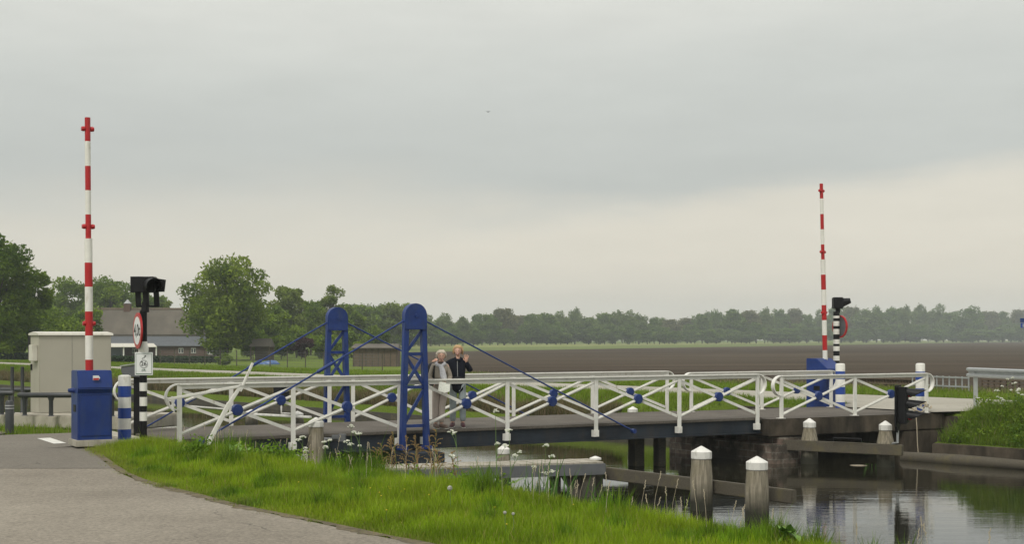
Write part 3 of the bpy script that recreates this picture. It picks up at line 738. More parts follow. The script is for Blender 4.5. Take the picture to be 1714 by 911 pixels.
for (q, wv, wd) in ((.25, .1, .24), (.25, .6, .24), (3.4, .1, .22), (3.4, .6, .22), (.8, .35, .2)):
    P = A - U * q + Vv * wv; MB().box(P.x - wd / 2, P.x + wd / 2, P.y - wd / 2, P.y + wd / 2, -2, -.485).build('leg', M_beamd, wk)
tri = MB(); P = A - U * .95; tri.add([(P.x, P.y + .1, -.5), (A.x, A.y + .1, -.5), (A.x, A.y + .1, -1.3), (P.x + .5, P.y + .1, -1.3), (P.x, P.y + .2, -.5), (A.x, A.y + .25, -.5), (A.x, A.y + .25, -1.3), (P.x + .5, P.y + .25, -1.3)], [(0,1,2,3),(7,6,5,4),(0,4,5,1),(1,5,6,2),(2,6,7,3),(3,7,4,0)]); tri.build('sheet_piling', M_beamd, wk)
MB().lathe([(.11, -.43), (.11, -.40), (.02, -.365)], (A.x - .12, A.y + .42, 0), 12).build('cap', M_whitew, wk)
# sluice bracket beside the tall pile
P = atY(529, 26.2); mb = MB(); mb.tube([(P.x + .15, P.y, -.09), (P.x + .52, P.y, -.11)], .035, 8); mb.box(P.x + .3, P.x + .52, P.y - .06, P.y + .06, -.09, -.02); mb.box(P.x + .42, P.x + .56, P.y - .07, P.y + .07, -.14, 0)
tag(mb.build('mooring_bracket', M_grey, bevel=.006), 'grey steel bracket between the tall pile and the bridge girder', 'bracket')

# ------------------------------------------------------------------ barriers
def barrier(X, Y, z, rz, label, lean=0, prf=None, h=1.28, hw=.34, boomx=.02, boomH=4.5, flag=False):
    root = empty('road_barrier', (X, Y, z), rz, label, 'barrier', 'raised red and white road barriers')
    # housing: local -y faces the camera
    pr = [(-.24, 0), (.30, 0), (.30, h), (-.20, h), (-.29, h - .30), (-.24, h - .38)]
    pr = prf or pr
    MB().prism([(y, zz) for y, zz in pr], -hw, hw, 'x').build('housing', M_bluec, root, bevel=.012)
    MB().box(-hw + .05, hw - .03, -.252, -.242, .10, h - .42).build('door', M_bluec, root, bevel=.003)
    MB().box(-hw - .04, hw + .04, -.3, .34, -.08, .03).build('foot', M_conc, root, bevel=.01)
    MB().box(-hw - .006, -hw, -.1, .1, .5, .62).build('lock_plate', M_black, root)
    MB().box(-hw + .05, hw - .03, -.247, -.2425, h - .425, h - .415).build('door_gap', M_black, root)
    MB().tube([(-hw - .10, .05, .86), (-hw, .05, .86)], [.03, .05], 10).build('axle_cap', M_bluec, root, True)
    r0 = .066
    bo = MB(); seg = boomH / 12.
    bm_ = MB().tube([(boomx, .02, h - .9), (boomx + lean * .1, .02, h + .02)], r0 * .9, 12).build('boom', M_white, root, True)
    zs = h; 
    lens = [.17, .34, .33, .33, .33, .33, .40, .42, .33, .34, .33, .41, .42]
    # alternating bands from the top down
    z1 = h + boomH; k = 0; bands = [.405, .42, .415, .41, .41, .41, .41, .42, .41, .41, .41, .6]
    for i, L_ in enumerate(bands):
        z0_ = max(z1 - L_, h - .02)
        if z1 <= h: break
        rr_ = .048 if i < 5 else .066
        t0 = (z0_ - h) / boomH; t1 = (z1 - h) / boomH
        MB().tube([(boomx - lean * t0, .02, z0_), (boomx - lean * t1, .02, z1)], rr_, 16).build('band', M_red if i % 2 == 0 else M_white, bm_, True)
        if i in (0, 4, 8):
            zc = z0_ + (z1 - z0_) * (.5 if i else .52); xc = boomx - lean * (zc - h) / boomH
            for sx in (-1, 1): MB().tube([(xc + sx * .045, .02, zc), (xc + sx * .07, .02, zc), (xc + sx * .105, .02, zc)], [.04, .045, .036], 10).build('lamp', M_red, bm_, True)
        z1 = z0_
    return root
P = SW(-8.62, -.48); kY = P.y; P = atY(151, 23.6)
lb = barrier(P.x, P.y + .1, .06, .50, 'blue barrier cabinet and raised striped boom beside the near road', lean=.03, h=1.20, hw=.285, boomx=-.04, boomH=4.30)
e_ = MB().prism([(-.045, 1.035), (.05, 1.035), (.075, 1.075), (.05, 1.115), (-.045, 1.115)], -.286, -.280).build('emblem', M_signw, lb)
MB().prism([(-.04, 1.04), (.045, 1.04), (.06, 1.072), (-.04, 1.072)], -.292, -.287).build('emblem_band', M_red, lb)
P = atY(1380, 37.9)
rb = barrier(P.x, P.y, -.1, .75, 'blue barrier cabinet and raised striped boom at the far end of the bridge', lean=.18, h=1.36, hw=.36, boomx=.06, boomH=4.75, prf=[(-.34, 0), (.34, 0), (.34, 1.36), (.02, 1.36), (-.34, 1.08)])
# striped bollards
def bollard(px, Y, z, h, r, label, n=3):
    P = atY(px, Y); root = empty('striped_bollard', (P.x, P.y, z), 0, label, 'bollard', 'white bollards with blue bands')
    MB().lathe([(r, 0), (r, h - .04), (r * .93, h - .012), (r * .6, h)], n=24).build('post', M_white, root, True)
    for zz in ((.0, .16), (.33, .49), (.66, .83)) if n == 3 else ((.0, .15), (.27, .42), (.55, .70), (.80, .93)):
        MB().lathe([(r + .003, zz[0] * h), (r + .003, zz[1] * h)], n=24).build('band', M_bluebrt, root, True)
    return root
def bands(): pass
bollard(208.5, 24.4, .03, 1.13, .11, 'white bollard with three blue bands beside the near blue cabinet')
bollard(1406.5, 36.9, -.08, 1.22, .125, 'white bollard with blue bands beside the far blue cabinet')
bollard(1540.5, 35.0, -.06, 1.24, .115, 'white bollard with blue bands at the end of the far railing')

# ------------------------------------------------------------------ road signals with signs
def striped_pole(root, r, H, segs, wide=None):
    MB().lathe([(r, -.3), (r, H)], n=16).build('pole', M_black, root, True)
    for (a, b) in segs: MB().lathe([(r + .003, a), (r + .003, b)], n=16).build('white_band', M_white, root, True)
def disc(root, c, rad, rz, name='weight_sign', txt=True):
    e = MB().lathe([(rad, -.012), (rad, .012)], n=40).build(name, M_red, root, True); e.location = c; e.rotation_euler = (R(90), 0, rz)
    b = MB().lathe([(rad * .78, .013), (rad * .78, .0165)], n=40).build('sign_face', M_signw, e)
    MB().lathe([(rad * 1.01, -.014), (rad * 1.01, -.013)], n=40).build('sign_back', M_grey, e)
    rim = MB(); 
    rm = MB().lathe([(rad * .985, .0135), (rad * .985, .0145)], n=40).build('sign_rim', M_signw, e) if False else None
    if txt: text('4,0t', rad * .92, M_black, e, 'lettering', (0, 0, .018), (0, 0, 0), .001)
    return e
P = atY(240, 24.0)
sg = empty('road_signal', (P.x, P.y, -.03), 0, 'black and white signal pole carrying round 4,0t weight sign and route 26 plate', 'traffic signal')
def zz(py, Y=24.0): return zy(py, Y) + .03
striped_pole(sg, .062, zz(520), [(zz(680), zz(665)) , (zz(705), zz(690)), (zz(592), zz(580)), (zz(655), zz(641))])
bb = MB().lathe([(.085, zz(590)), (.09, zz(584)), (.07, zz(577)), (.066, zz(572))], n=16).build('collar', M_white, sg, True)
e = disc(sg, (-.075, -.07, zz(554)), .31, R(-62)); 
pl = MB().box(.0, .32, -.10, -.085, zz(628.5), zz(590)); pl = MB().box(-.155 + .035, .155 + .035, -.108, -.094, zz(628.5), zz(590)).build('route_plate', M_signw, sg, bevel=.006)
fr = MB(); x0_, x1_, zb_, zt_ = -.135 + .035, .135 + .035, zz(628.5) + .02, zz(590) - .02
for (a, b, c, d_) in ((x0_, x1_, zt_ - .005, zt_), (x0_, x1_, zb_, zb_ + .011), (x0_, x0_ + .005, zb_, zt_), (x1_ - .005, x1_, zb_, zt_)): fr.box(a, b, -.111, -.1085, c, d_)
fr.build('plate_border', M_signg, pl)
ring = MB(); n = 28
for i in range(n):
    t0, t1 = 2 * math.pi * i / n, 2 * math.pi * (i + 1) / n; cz = zz(609.5)
    ring.bar((.035 + .066 * math.cos(t0), -.1105, cz + .066 * math.sin(t0)), (.035 + .066 * math.cos(t1), -.1105, cz + .066 * math.sin(t1)), .004, .008, up=(0, 1, 0))
ring.build('number_ring', M_black, pl)
text('26', .10, M_black, pl, 'route_number', (.035, -.1095, zz(609.5)), (R(90), 0, 0), .001)
ar = MB(); cz = zz(598.5); X0 = .035
ar.bar((X0 - .03, -.1105, cz - .03), (X0 - .012, -.1105, cz - .002), .003, .011, up=(0, 1, 0)); ar.bar((X0 - .012, -.1105, cz - .002), (X0 + .02, -.1105, cz - .002), .003, .011, up=(0, 1, 0)); ar.bar((X0 + .01, -.1105, cz - .002), (X0 + .022, -.1105, cz + .02), .003, .011, up=(0, 1, 0))
ar.prism([(X0 + .004, cz + .014), (X0 + .042, cz + .014), (X0 + .03, cz + .036)], -.112, -.109); ar.build('route_arrow', M_black, pl)
bk = MB(); cz = zz(620.5)
for cx_ in (X0 - .022, X0 + .022):
    for i in range(12):
        t0, t1 = math.pi * i / 6, math.pi * (i + 1) / 6; bk.bar((cx_ + .015 * math.cos(t0), -.1105, cz + .015 * math.sin(t0)), (cx_ + .015 * math.cos(t1), -.1105, cz + .015 * math.sin(t1)), .003, .003, up=(0, 1, 0))
bk.bar((X0 - .022, -.1105, cz), (X0 - .008, -.1105, cz + .028), .003, .003, up=(0, 1, 0)); bk.bar((X0 - .008, -.1105, cz + .024), (X0 + .014, -.1105, cz + .024), .003, .003, up=(0, 1, 0)); bk.bar((X0 + .022, -.1105, cz), (X0 + .012, -.1105, cz + .03), .003, .003, up=(0, 1, 0)); bk.bar((X0, -.1105, cz), (X0 + .014, -.1105, cz + .024), .003, .003, up=(0, 1, 0))
bk.build('bicycle_symbol', M_signg, pl)
# signal head with hood and side plates
hd = MB(); hx0, hx1 = (226 - 240) / 97.2, (266 - 240) / 97.2; hd.box(hx0, hx1 - .06, -.10, .16, zz(490), zz(463.5)); hh_ = hd.build('signal_head', M_black, sg, bevel=.015)
hood = MB(); hc = Vector((.165, -.10, zz(479))); hv = Vector((.42, -.9, -.05)).normalized(); rr0 = .135
sd = hv.cross(Vector((0, 0, 1))).normalized(); upv = sd.cross(hv).normalized(); n = 18; vs = []; fs = []
for i, (dist, off) in enumerate(((-.12, 0), (.28, 0))):
    for rad in (rr0, rr0 - .008):
        for k in range(n + 1):
            t = R(-40) + R(260) * k / n
            vs.append(hc + hv * (dist * (1 if math.sin(t) > -.2 else .5)) + (sd * math.cos(t) + upv * math.sin(t)) * rad)
m_ = n + 1
for k in range(n):
    fs += [(k, k + 1, 2 * m_ + k + 1, 2 * m_ + k), (m_ + k, m_ + k + 1, 3 * m_ + k + 1, 3 * m_ + k), (2 * m_ + k, 2 * m_ + k + 1, 3 * m_ + k + 1, 3 * m_ + k)]
hood.add(vs, fs); hood.build('hood', M_black, hh_, True)
ln = MB().lathe([(.12, 0), (.10, .02), (.0, .03)], n=20).build('lens', M_glass, hh_, True); ln.location = hc - hv * .10; ln.rotation_euler = hv.to_track_quat('Z', 'Y').to_euler()
MB().box(-.225, -.01, .0, .02, zz(490), zz(463)).build('backplate', M_black, hh_)
MB().add([(.22, -.02, zz(466)), (.41, -.10, zz(469)), (.385, -.10, zz(489)), (.22, -.02, zz(489)), (.22, 0, zz(466)), (.41, -.08, zz(469)), (.385, -.08, zz(489)), (.22, 0, zz(489))], [(0,1,2,3),(7,6,5,4),(0,4,5,1),(1,5,6,2),(2,6,7,3),(3,7,4,0)]).build('backplate', M_black, hh_)
fr = MB()
for x_, w_ in ((-.08, .09), (.055, .10), (.235, .09)): fr.bar((x_ - .015, 0, zz(487)), (x_, 0, zz(514)), w_, .05)
fr.bar((-.12, 0, zz(513)), (.28, 0, zz(513)), .05, .03); fr.tube([(.03, 0, zz(523)), (.03, 0, zz(505))], [.075, .05], 12); fr.build('bracket', M_black, sg, bevel=.008)
# far road signal, seen from behind
P = atY(1400, 38.6)
s2 = empty('road_signal', (P.x, P.y, -.1), 0, 'black and white signal pole behind the far blue barrier cabinet', 'traffic signal')
def z2(py): return zy(py, 38.6) + .1
striped_pole(s2, .085, z2(522), [(z2(546), z2(538)), (z2(560), z2(551)), (z2(588), z2(580)), (z2(604), z2(596)), (z2(576), z2(568.5)), (z2(533), z2(529))])
hd2 = MB().box(-.10, .17, -.14, .14, z2(517), z2(498)).build('signal_head', M_black, s2, bevel=.02)
MB().tube([(.15, 0, z2(507)), (.38, -.05, z2(503.5))], [.13, .07], 12).build('hood', M_black, hd2, True)
MB().box(-.02, .09, -.05, .05, z2(524), z2(516)).build('bracket', M_black, s2)
dd = MB(); n = 40
for i in range(n):
    t0, t1 = 2 * math.pi * i / n, 2 * math.pi * (i + 1) / n; rad = .30
    dd.bar((0, rad * math.cos(t0), rad * math.sin(t0)), (0, rad * math.cos(t1), rad * math.sin(t1)), .03, .05, up=(1, 0, 0))
rd = dd.build('weight_sign', M_red, s2); rd.location = (.11, .05, z2(547)); rd.rotation_euler = (0, 0, R(-28 + 180) + R(0)); rd.rotation_euler = (0, 0, R(-67))
rd.rotation_euler = (0, 0, R(24))
dk_ = MB().tube([(-.008, 0, 0), (.008, 0, 0)], .285, 32).build('sign_back', M_grey, rd)

# ship signals over the water ----------------------------------------
def ship_signal(X, Y, zb, zt, rz, label, front=True):
    root = empty('ship_signal', (X, Y, zb), rz, label, 'ship signal', 'canal traffic lights for boats'); H = zt - zb
    MB().box(-.24, .24, 0, .03, .0, H).build('backplate', M_black, root, bevel=.01)
    MB().box(-.10, .10, -.20, -.001, .06, H - .04).build('housing', M_black, root, bevel=.02)
    for i, m in enumerate((M_redlens, M_glass, M_redlens)):
        zc = H - .17 - i * (H - .26) / 2.6
        l = MB().lathe([(.095, 0), (.095, .05), (.07, .085), (.01, .10)], n=20).build('lens', m, root, True); l.location = (0, -.222, zc); l.rotation_euler = (R(90), 0, 0)
        n = 14; vs = []; fs = []
        for (yy, cut) in ((-.20, 0), (-.60, 1)):
            for rad in (.105, .099):
                for k in range(n + 1):
                    t = R(-25) + R(230) * k / n; y_ = yy + (.21 * max(0, 1 - math.sin(t)) if cut else 0)
                    vs.append((rad * math.cos(t), y_, zc + rad * math.sin(t) - (.03 if cut else 0)))
        m_ = n + 1
        for k in range(n): fs += [(k, k + 1, 2 * m_ + k + 1, 2 * m_ + k), (m_ + k, m_ + k + 1, 3 * m_ + k + 1, 3 * m_ + k), (2 * m_ + k, 2 * m_ + k + 1, 3 * m_ + k + 1, 3 * m_ + k)]
        MB().add(vs, fs).build('hood', M_black, root, True)
    MB().add([(-.13, .0, .0), (.13, 0, 0), (.06, 0, -.14), (-.06, 0, -.14), (-.13, .05, .0), (.13, .05, 0), (.06, .05, -.14), (-.06, .05, -.14)], [(0,1,2,3),(7,6,5,4),(0,4,5,1),(1,5,6,2),(2,6,7,3),(3,7,4,0)]).build('stem', M_black, root)
    return root
Ys = 30.6; P = atY(1504, Ys)
r_ = ship_signal(P.x, P.y, zy(714, Ys), zy(645, Ys), R(60), 'black ship signal with three hooded lamps and red lenses above the canal')
MB().tube([(0.0, .02, -.1), (0.0, .02, -.36), (.12, .16, -.40)], .03, 8).build('bracket', M_galv, r_, True)
Ys = 42.6; P = atY(471, Ys)
r_ = ship_signal(P.x, P.y, zy(672, Ys), zy(632, Ys), R(190), 'back of a black ship signal seen through the left railings')
MB().tube([(0.0, .02, -.1), (0.0, .02, -.38), (-.5, .02, -.38)], .035, 8).build('bracket', M_whitew, r_, True)

# hanging rope at the far abutment
rp_ = SW(11.35, -.27); mb = MB(); mb.tube([(rp_.x - .02, rp_.y, -.02), (rp_.x, rp_.y - .02, -.35), (rp_.x + .02, rp_.y, -.75), (rp_.x + .04, rp_.y, -1.02)], .013, 8)
rg_ = random.Random(3)
for i in range(5):
    a0 = rg_.uniform(0, 6); r_0 = rg_.uniform(.08, .16); c0 = Vector((rp_.x + rg_.uniform(-.05, .3), rp_.y + rg_.uniform(.0, .2), .02 + .05 * i))
    mb.tube([c0 + Vector((r_0 * math.cos(a0 + t), r_0 * .7 * math.sin(a0 + t), .03 * math.sin(3 * t))) for t in np.linspace(0, 5.5, 12)], .014, 6)
tag(mb.build('mooring_rope', M_rope, smooth=True), 'pale rope coiled on the abutment and hanging down to the water', 'rope')

# ------------------------------------------------------------------ left side: cabinet, slab, rails
Yc = 29.9
ug = .20
P = atY(121, Yc); cbx = empty('utility_cabinet', (P.x, P.y + .25, ug), R(34), 'large beige grey utility cabinet with pale lid behind the blue barrier', 'cabinet')
hw = .77; dp = .72; Hc_ = zy(562, Yc) - ug
MB().box(-hw, hw, 0, dp, 0, Hc_).build('housing', M_box, cbx, bevel=.012)
pr = [(-.04, Hc_ + .001), (dp + .04, Hc_ + .001), (dp + .02, Hc_ + .05), (dp / 2, Hc_ + .085), (-.02, Hc_ + .05)]
MB().prism(pr, -hw - .04, hw + .04, 'x').build('lid', M_boxlid, cbx, bevel=.006)
MB().box(-.085, -.08, -.003, .004, .05, Hc_ - .03).build('door_seam', M_grey, cbx)
MB().box(-hw - .12, -hw - .005, .12, .42, Hc_ - .55, Hc_ - .2).build('vent_box', M_boxlid, cbx, bevel=.01)
MB().box(-hw - .03, -hw - .002, .55, .62, Hc_ - .75, Hc_ - .62).build('handle', M_black, cbx)
sd_ = MB().box(-hw - .004, -hw - .001, .04, .68, .06, Hc_ - .05).build('side_panel', M_box, cbx, bevel=.001)
slab = MB(); a = atY(28, 29.5); b = atY(240, 28.2)
slab.bar(Vector((a.x, a.y + .8, .06)), Vector((b.x, b.y + .95, .06)), 1.9, .28); tag(slab.build('concrete_plinth', M_conc, bevel=.03), 'low pale concrete plinth under the beige cabinet', 'plinth')
a = atY(-60, 30.2); b = atY(24, 29.8); slab = MB(); slab.bar(Vector((a.x, a.y + .9, .0)), Vector((b.x, b.y + .9, .0)), 1.8, .22); tag(slab.build('concrete_plinth', M_conc, bevel=.03), 'low pale concrete plinth at the left edge by the small dark bollard', 'plinth')
def pipe_rail(pxa, pxb, Ya, Yb, pyt, feet, label, pyb=690, r=.055):
    a, b = atY(pxa, Ya), atY(pxb, Yb); za, zb_ = zy(pyt, Ya), zy(pyt, Yb)
    root = empty('pipe_rail', (0, 0, 0), 0, label, 'rail', 'low black pipe rails by the canal')
    a.z, b.z = za, zb_; d = (b - a).normalized()
    MB().tube([a - d * .04, a, b, b + d * .04], [r * .6, r, r, r * .6], 14).build('top_pipe', M_grey_d, root, True)
    for t in feet:
        q = a.lerp(b, t); MB().tube([(q.x, q.y, .2), (q.x, q.y, .22), (q.x, q.y, q.z - .12), (q.x, q.y, q.z - .03)], [.07, .045, .045, .075], 10).build('post', M_grey_d, root, True)
    return root
M_grey_d = mat('dark_grey_coating', (.035, .038, .04), .45, .15)
pipe_rail(33, 118, 28.9, 28.6, 662, (.1, .62), 'low black pipe rail left of the blue barrier cabinet')
pipe_rail(-40, 20, 29.4, 29.2, 658.5, (.3, .72), 'low black pipe rail cut by the left edge, nearer the camera')
pipe_rail(-40, 52, 33.6, 33.2, 653, (.62, .9), 'low black pipe rail in the back row by the water', r=.05)
pipe_rail(184, 196, 28.6, 28.6, 662, (.3,), 'short end of low black pipe rail right of the blue barrier cabinet')
# slanted rail foot seen right of bollard
P = atY(228, 29.2); mb = MB(); mb.bar((P.x, P.y, .17), (P.x + .06, P.y, .5), .05, .12); mb.bar((P.x - .1, P.y, .56), (P.x + .12, P.y, .56), .1, .12); tag(mb.build('rail_stub', M_grey_d, bevel=.01), 'slanting dark steel rail stub behind the striped pole', 'rail')
for px, lab in ((20.5, 'thin black upright pipe, left of the pair beside the pipe rail'), (37.5, 'thin black upright pipe, right of the pair beside the pipe rail')):
    P = atY(px, 30.2); mb = MB().lathe([(.055, .1), (.055, .2), (.038, .22), (.038, zy(614.5, 30.2))], n=12); o = mb.build('upright_pipe', M_grey_d, smooth=True, loc=(P.x, P.y, 0)); tag(o, lab, 'pipe', 'pair of upright pipes')
P = atY(16, 27.2); rt = empty('marker_bollard', (P.x, P.y, -.05), 0, 'small dark bollard with two pale rings at the left edge', 'bollard')
MB().lathe([(.085, 0), (.08, zy(673, 27.2) + .03), (.06, zy(671, 27.2) + .05)], n=18).build('post', M_grey_d, rt, True)
for py in (679.5, 684): MB().lathe([(.0865, zy(py + 1, 27.2) + .05), (.0865, zy(py - 1, 27.2) + .05)], n=18).build('ring', M_greyl, rt, True)
# control desk on a post
Yd = 26.4; P = atY(222, Yd); rt = empty('control_desk', (P.x, P.y, -.06), R(8), 'grey slant topped control box on a black post behind the signal pole', 'control box')
zb_, zt_ = zy(632, Yd) + .06, zy(609, Yd) + .06
MB().prism([(-.20, zb_ + .12), (-.20, zt_ - .06), (.22, zt_), (.22, zb_), (-.16, zb_ + .02)], -.1, .28).build('box', M_grey, rt, bevel=.008)
MB().prism([(-.22, zt_ - .052), (.23, zt_ + .012), (.23, zt_ + .03), (-.22, zt_ - .035)], -.12, .3).build('lid', M_greyl, rt)
MB().box(.02, .16, -.02, .12, 0, zb_ + .01).build('post', M_black, rt)
P = at(135, 742, -.05); tag(MB().lathe([(.12, -.05), (.12, .03), (.08, .05)], n=14).build('kerb_stone', M_conc, loc=(P.x - .02, P.y, 0)), 'small round concrete kerb stone at the foot of the blue cabinet', 'kerb stone')

# ------------------------------------------------------------------ right side: guard rail, fences
Yg = 37.4; a = atY(1621, Yg); b = atY(1860, 31.5); z_ = zy(623.5, Yg)
gr = empty('guard_rail', (0, 0, 0), 0, 'galvanised steel guard rail on posts at the right edge', 'guard rail')
dv = (b - a).normalized(); a.z = b.z = 0
nrm = Vector((dv.y, -dv.x, 0))
w_prof = [(.0, -.13), (.07, -.105), (.07, -.055), (.0, -.02), (.0, .02), (.07, .055), (.07, .105), (.0, .13)]
mb = MB(); vs = []
for e_, zc in ((a, z_), (b, z_ - .0)):
    for (o1, o2) in w_prof: q = e_ + nrm * o1; vs.append((q.x, q.y, zc + o2))
    for (o1, o2) in w_prof: q = e_ + nrm * (o1 - .006); vs.append((q.x, q.y, zc + o2))
fs = [(i, i + 1, 16 + i + 1, 16 + i) for i in range(7)] + [(8 + i, 8 + i + 1, 24 + i + 1, 24 + i) for i in range(7)] + [(i, i + 1, 8 + i + 1, 8 + i) for i in range(7)]
mb.add(vs, fs); mb.build('rail', M_galv, gr)
for k in (.4, 2.9, 5.4):
    q = a + dv * k; MB().box(q.x - .05, q.x + .05, q.y - .02 + .06, q.y + .1, -.3, z_ + .12).build('post', M_galv, gr)
def fence(pxa, pxb, Ya, Yb, pyt, n, m, bars, name, label, h=.75, thick=.05, rails=2):
    a, b = atY(pxa, Ya), atY(pxb, Yb); root = empty(name, (0, 0, 0), 0, label, 'fence'); zt = zy(pyt, (Ya + Yb) / 2); g0 = gz(a.x, a.y)
    for i in range(rails):
        zc = zt - .03 - i * (zt - g0 - .25) / max(1, rails - 1) if rails > 1 else zt - .03
        MB().bar((a.x, a.y, zc), (b.x, b.y, zc), thick, .05).build('rail', m, root)
    for i in range(bars + 1):
        q = a.lerp(b, i / bars); MB().box(q.x - thick * .4, q.x + thick * .4, q.y + thick * .52, q.y + thick * 1.2, g0, zt + .01).build('picket', m, root)
    return root
fence(1440, 1533, 52, 50, 633, 8, M_brownw, 20, 'picket_fence', 'brown wooden picket fence beyond the far road', thick=.10)
fence(1528, 1622, 49.5, 47, 630, 8, M_galv, 9, 'steel_fence', 'grey steel bar fence between the picket fence and guard rail', thick=.05)
fence(1645, 1740, 51, 48, 636, 8, M_brownw, 9, 'paddock_fence', 'low brown rail fence behind the steel guard rail', thick=.07, rails=3)
# blue road sign cut by the right edge
Yb = 60; P = atY(1716, Yb); rt = empty('route_sign', (P.x, P.y, gz(P.x, P.y)), 0, 'small blue and white sign on a post at the right edge', 'sign'); g0 = gz(P.x, P.y)
MB().box(-.22, .3, -.02, .0, zy(540, Yb) - g0, zy(533, Yb) - g0).build('upper_panel', M_blue, rt)
MB().box(-.2, .3, -.02, .0, zy(549, Yb) - g0, zy(541, Yb) - g0).build('lower_panel', M_bluebrt, rt)
MB().box(-.12, .3, -.026, -.021, zy(548, Yb) - g0, zy(542.5, Yb) - g0).build('white_panel', M_greyl, rt)
MB().lathe([(.03, 0), (.03, zy(533, Yb) - g0)], (.12, .035, 0), 10).build('post', M_galv, rt)
# concrete blocks by the far water seen through the rails
for px, Y, w, lab in ((1180, 44.5, .9, 'pale concrete block on the far bank seen through the railings'),):
    P = atY(px - 15, Y); tag(MB().box(-w / 2, w / 2, 0, .5, -.2, .12).build('concrete_block', M_conc, bevel=.02, loc=(P.x, P.y, 0)), lab, 'block')

# ------------------------------------------------------------------ people
def skin_mesh(verts, edges, radii, root_i, sub=2):
    me = bpy.data.meshes.new('sk'); me.from_pydata([tuple(v) for v in verts], edges, []); o = bpy.data.objects.new('sk', me); COL.objects.link(o)
    sm = o.modifiers.new('s', 'SKIN'); sd = me.skin_vertices[0].data
    for i, r in enumerate(radii): sd[i].radius = (r, r) if isinstance(r, (int, float)) else r; sd[i].use_root = (i == root_i)
    sm.use_smooth_shade = True; ss = o.modifiers.new('u', 'SUBSURF'); ss.levels = sub; ss.render_levels = sub
    bpy.context.view_layer.update()
    m2 = bpy.data.meshes.new_from_object(o.evaluated_get(bpy.context.evaluated_depsgraph_get()))
    bpy.data.objects.remove(o); bpy.data.meshes.remove(me)
    vs = [tuple(v.co) for v in m2.vertices]; fs = [tuple(p.vertices) for p in m2.polygons]; bpy.data.meshes.remove(m2)
    return vs, fs
def chain(names, J, Rd, extra=()):
    vs = []; es = []; rs = []; idx = {}
    for ch in names:
        for a in ch:
            if a not in idx: idx[a] = len(vs); vs.append(J[a]); rs.append(Rd[a])
        for a, b in zip(ch, ch[1:]): es.append((idx[a], idx[b]))
    return vs, es, rs, idx
def hand(mb, wrist, pdir, side, nrm, curl=.3, size=.085, spread=.25):
    wrist = Vector(wrist); pd = Vector(pdir).normalized(); sd = Vector(side).normalized(); nm = Vector(nrm).normalized()
    m = MB()
    pc = wrist + pd * size * .55
    mb.tube([wrist, wrist + pd * .02, pc, wrist + pd * size * .98], [.022, .028, .038, .034], 10)
    for i, ln in enumerate((.072, .08, .075, .058)):
        o = (i - 1.5) / 1.5; b = wrist + pd * size * .9 + sd * o * .030; dr = (pd + sd * o * spread).normalized(); p1 = b + dr * ln * .4; d2 = (dr + nm * curl).normalized(); p2 = p1 + d2 * ln * .35; d3 = (dr + nm * curl * 2.2).normalized(); p3 = p2 + d3 * ln * .3
        mb.tube([b, p1, p2, p3], [.0098, .0095, .0088, .007], 7)
    b = wrist + pd * size * .35 - sd * .025; d1 = (pd * .7 - sd + nm * .2).normalized(); p1 = b + d1 * .035; p2 = p1 + (pd - sd * .35).normalized() * .03
    mb.tube([b, p1, p2], [.0125, .011, .008], 7)
def head(mb, c, s=1.0, yaw=0):
    """egg-shaped head with brow, nose, chin and ears, facing -y then turned by yaw"""
    t = MB(); t.ell((0, 0, .01), (.074 * s, .092 * s, .112 * s), 20, 16)
    vs = []
    for (x, y, z) in t.v:
        k = max(0, -z / (.11 * s)); x *= 1 - .28 * k; y = y * (1 - .10 * k) - (.012 * s * k)
        if y < 0:
            zz_ = z / s
            nb = math.exp(-((x / s) / .012) ** 2) * math.exp(-((zz_ + .018) / .022) ** 2) * .022 * s; y -= nb
            for ex in (-.030, .030): y += math.exp(-((x / s - ex) / .015) ** 2) * math.exp(-((zz_ - .010) / .011) ** 2) * .010 * s
            y -= math.exp(-((x / s) / .03) ** 2) * math.exp(-((zz_ + .085) / .018) ** 2) * .008 * s
        vs.append((x, y, z))
    t.v = vs; t.ell((-.074 * s, .008, 0), (.010, .018, .030), 8, 6); t.ell((.074 * s, .008, 0), (.010, .018, .030), 8, 6)
    cy, sy = math.cos(yaw), math.sin(yaw); n = len(mb.v)
    mb.v += [(c[0] + x * cy - y * sy, c[1] + x * sy + y * cy, c[2] + z) for x, y, z in t.v]; mb.f += [tuple(i + n for i in f) for f in t.f]
def face(root, c, yaw, s=1.0, smile=True):
    def T(x, y, z): return (c[0] + x * math.cos(yaw) - y * math.sin(yaw), c[1] + x * math.sin(yaw) + y * math.cos(yaw), c[2] + z)
    e = MB()
    for sx in (-.029, .029): e.ell(T(sx, -.079, .010), (.011, .008, .006), 8, 6)
    e.build('eyes', M_glass, root, True)
    m = MB(); m.tube([T(-.026, -.083, -.045), T(-.012, -.092, -.054), T(.012, -.092, -.054), T(.026, -.083, -.045)], [.004, .009, .009, .004], 8); m.build('lips', M_redskin, root, True)
    if smile: m = MB(); m.tube([T(-.018, -.092, -.048), T(.018, -.092, -.048)], .005, 6); m.build('teeth', M_signw, root, True)
M_redskin = mat('lips', (.38, .10, .08), .5, .05)
def blob(name, m, root, vs_fs, smooth=True):
    mb = MB(); mb.v = [tuple(v) for v in vs_fs[0]]; mb.f = list(vs_fs[1]); return mb.build(name, m, root, smooth)
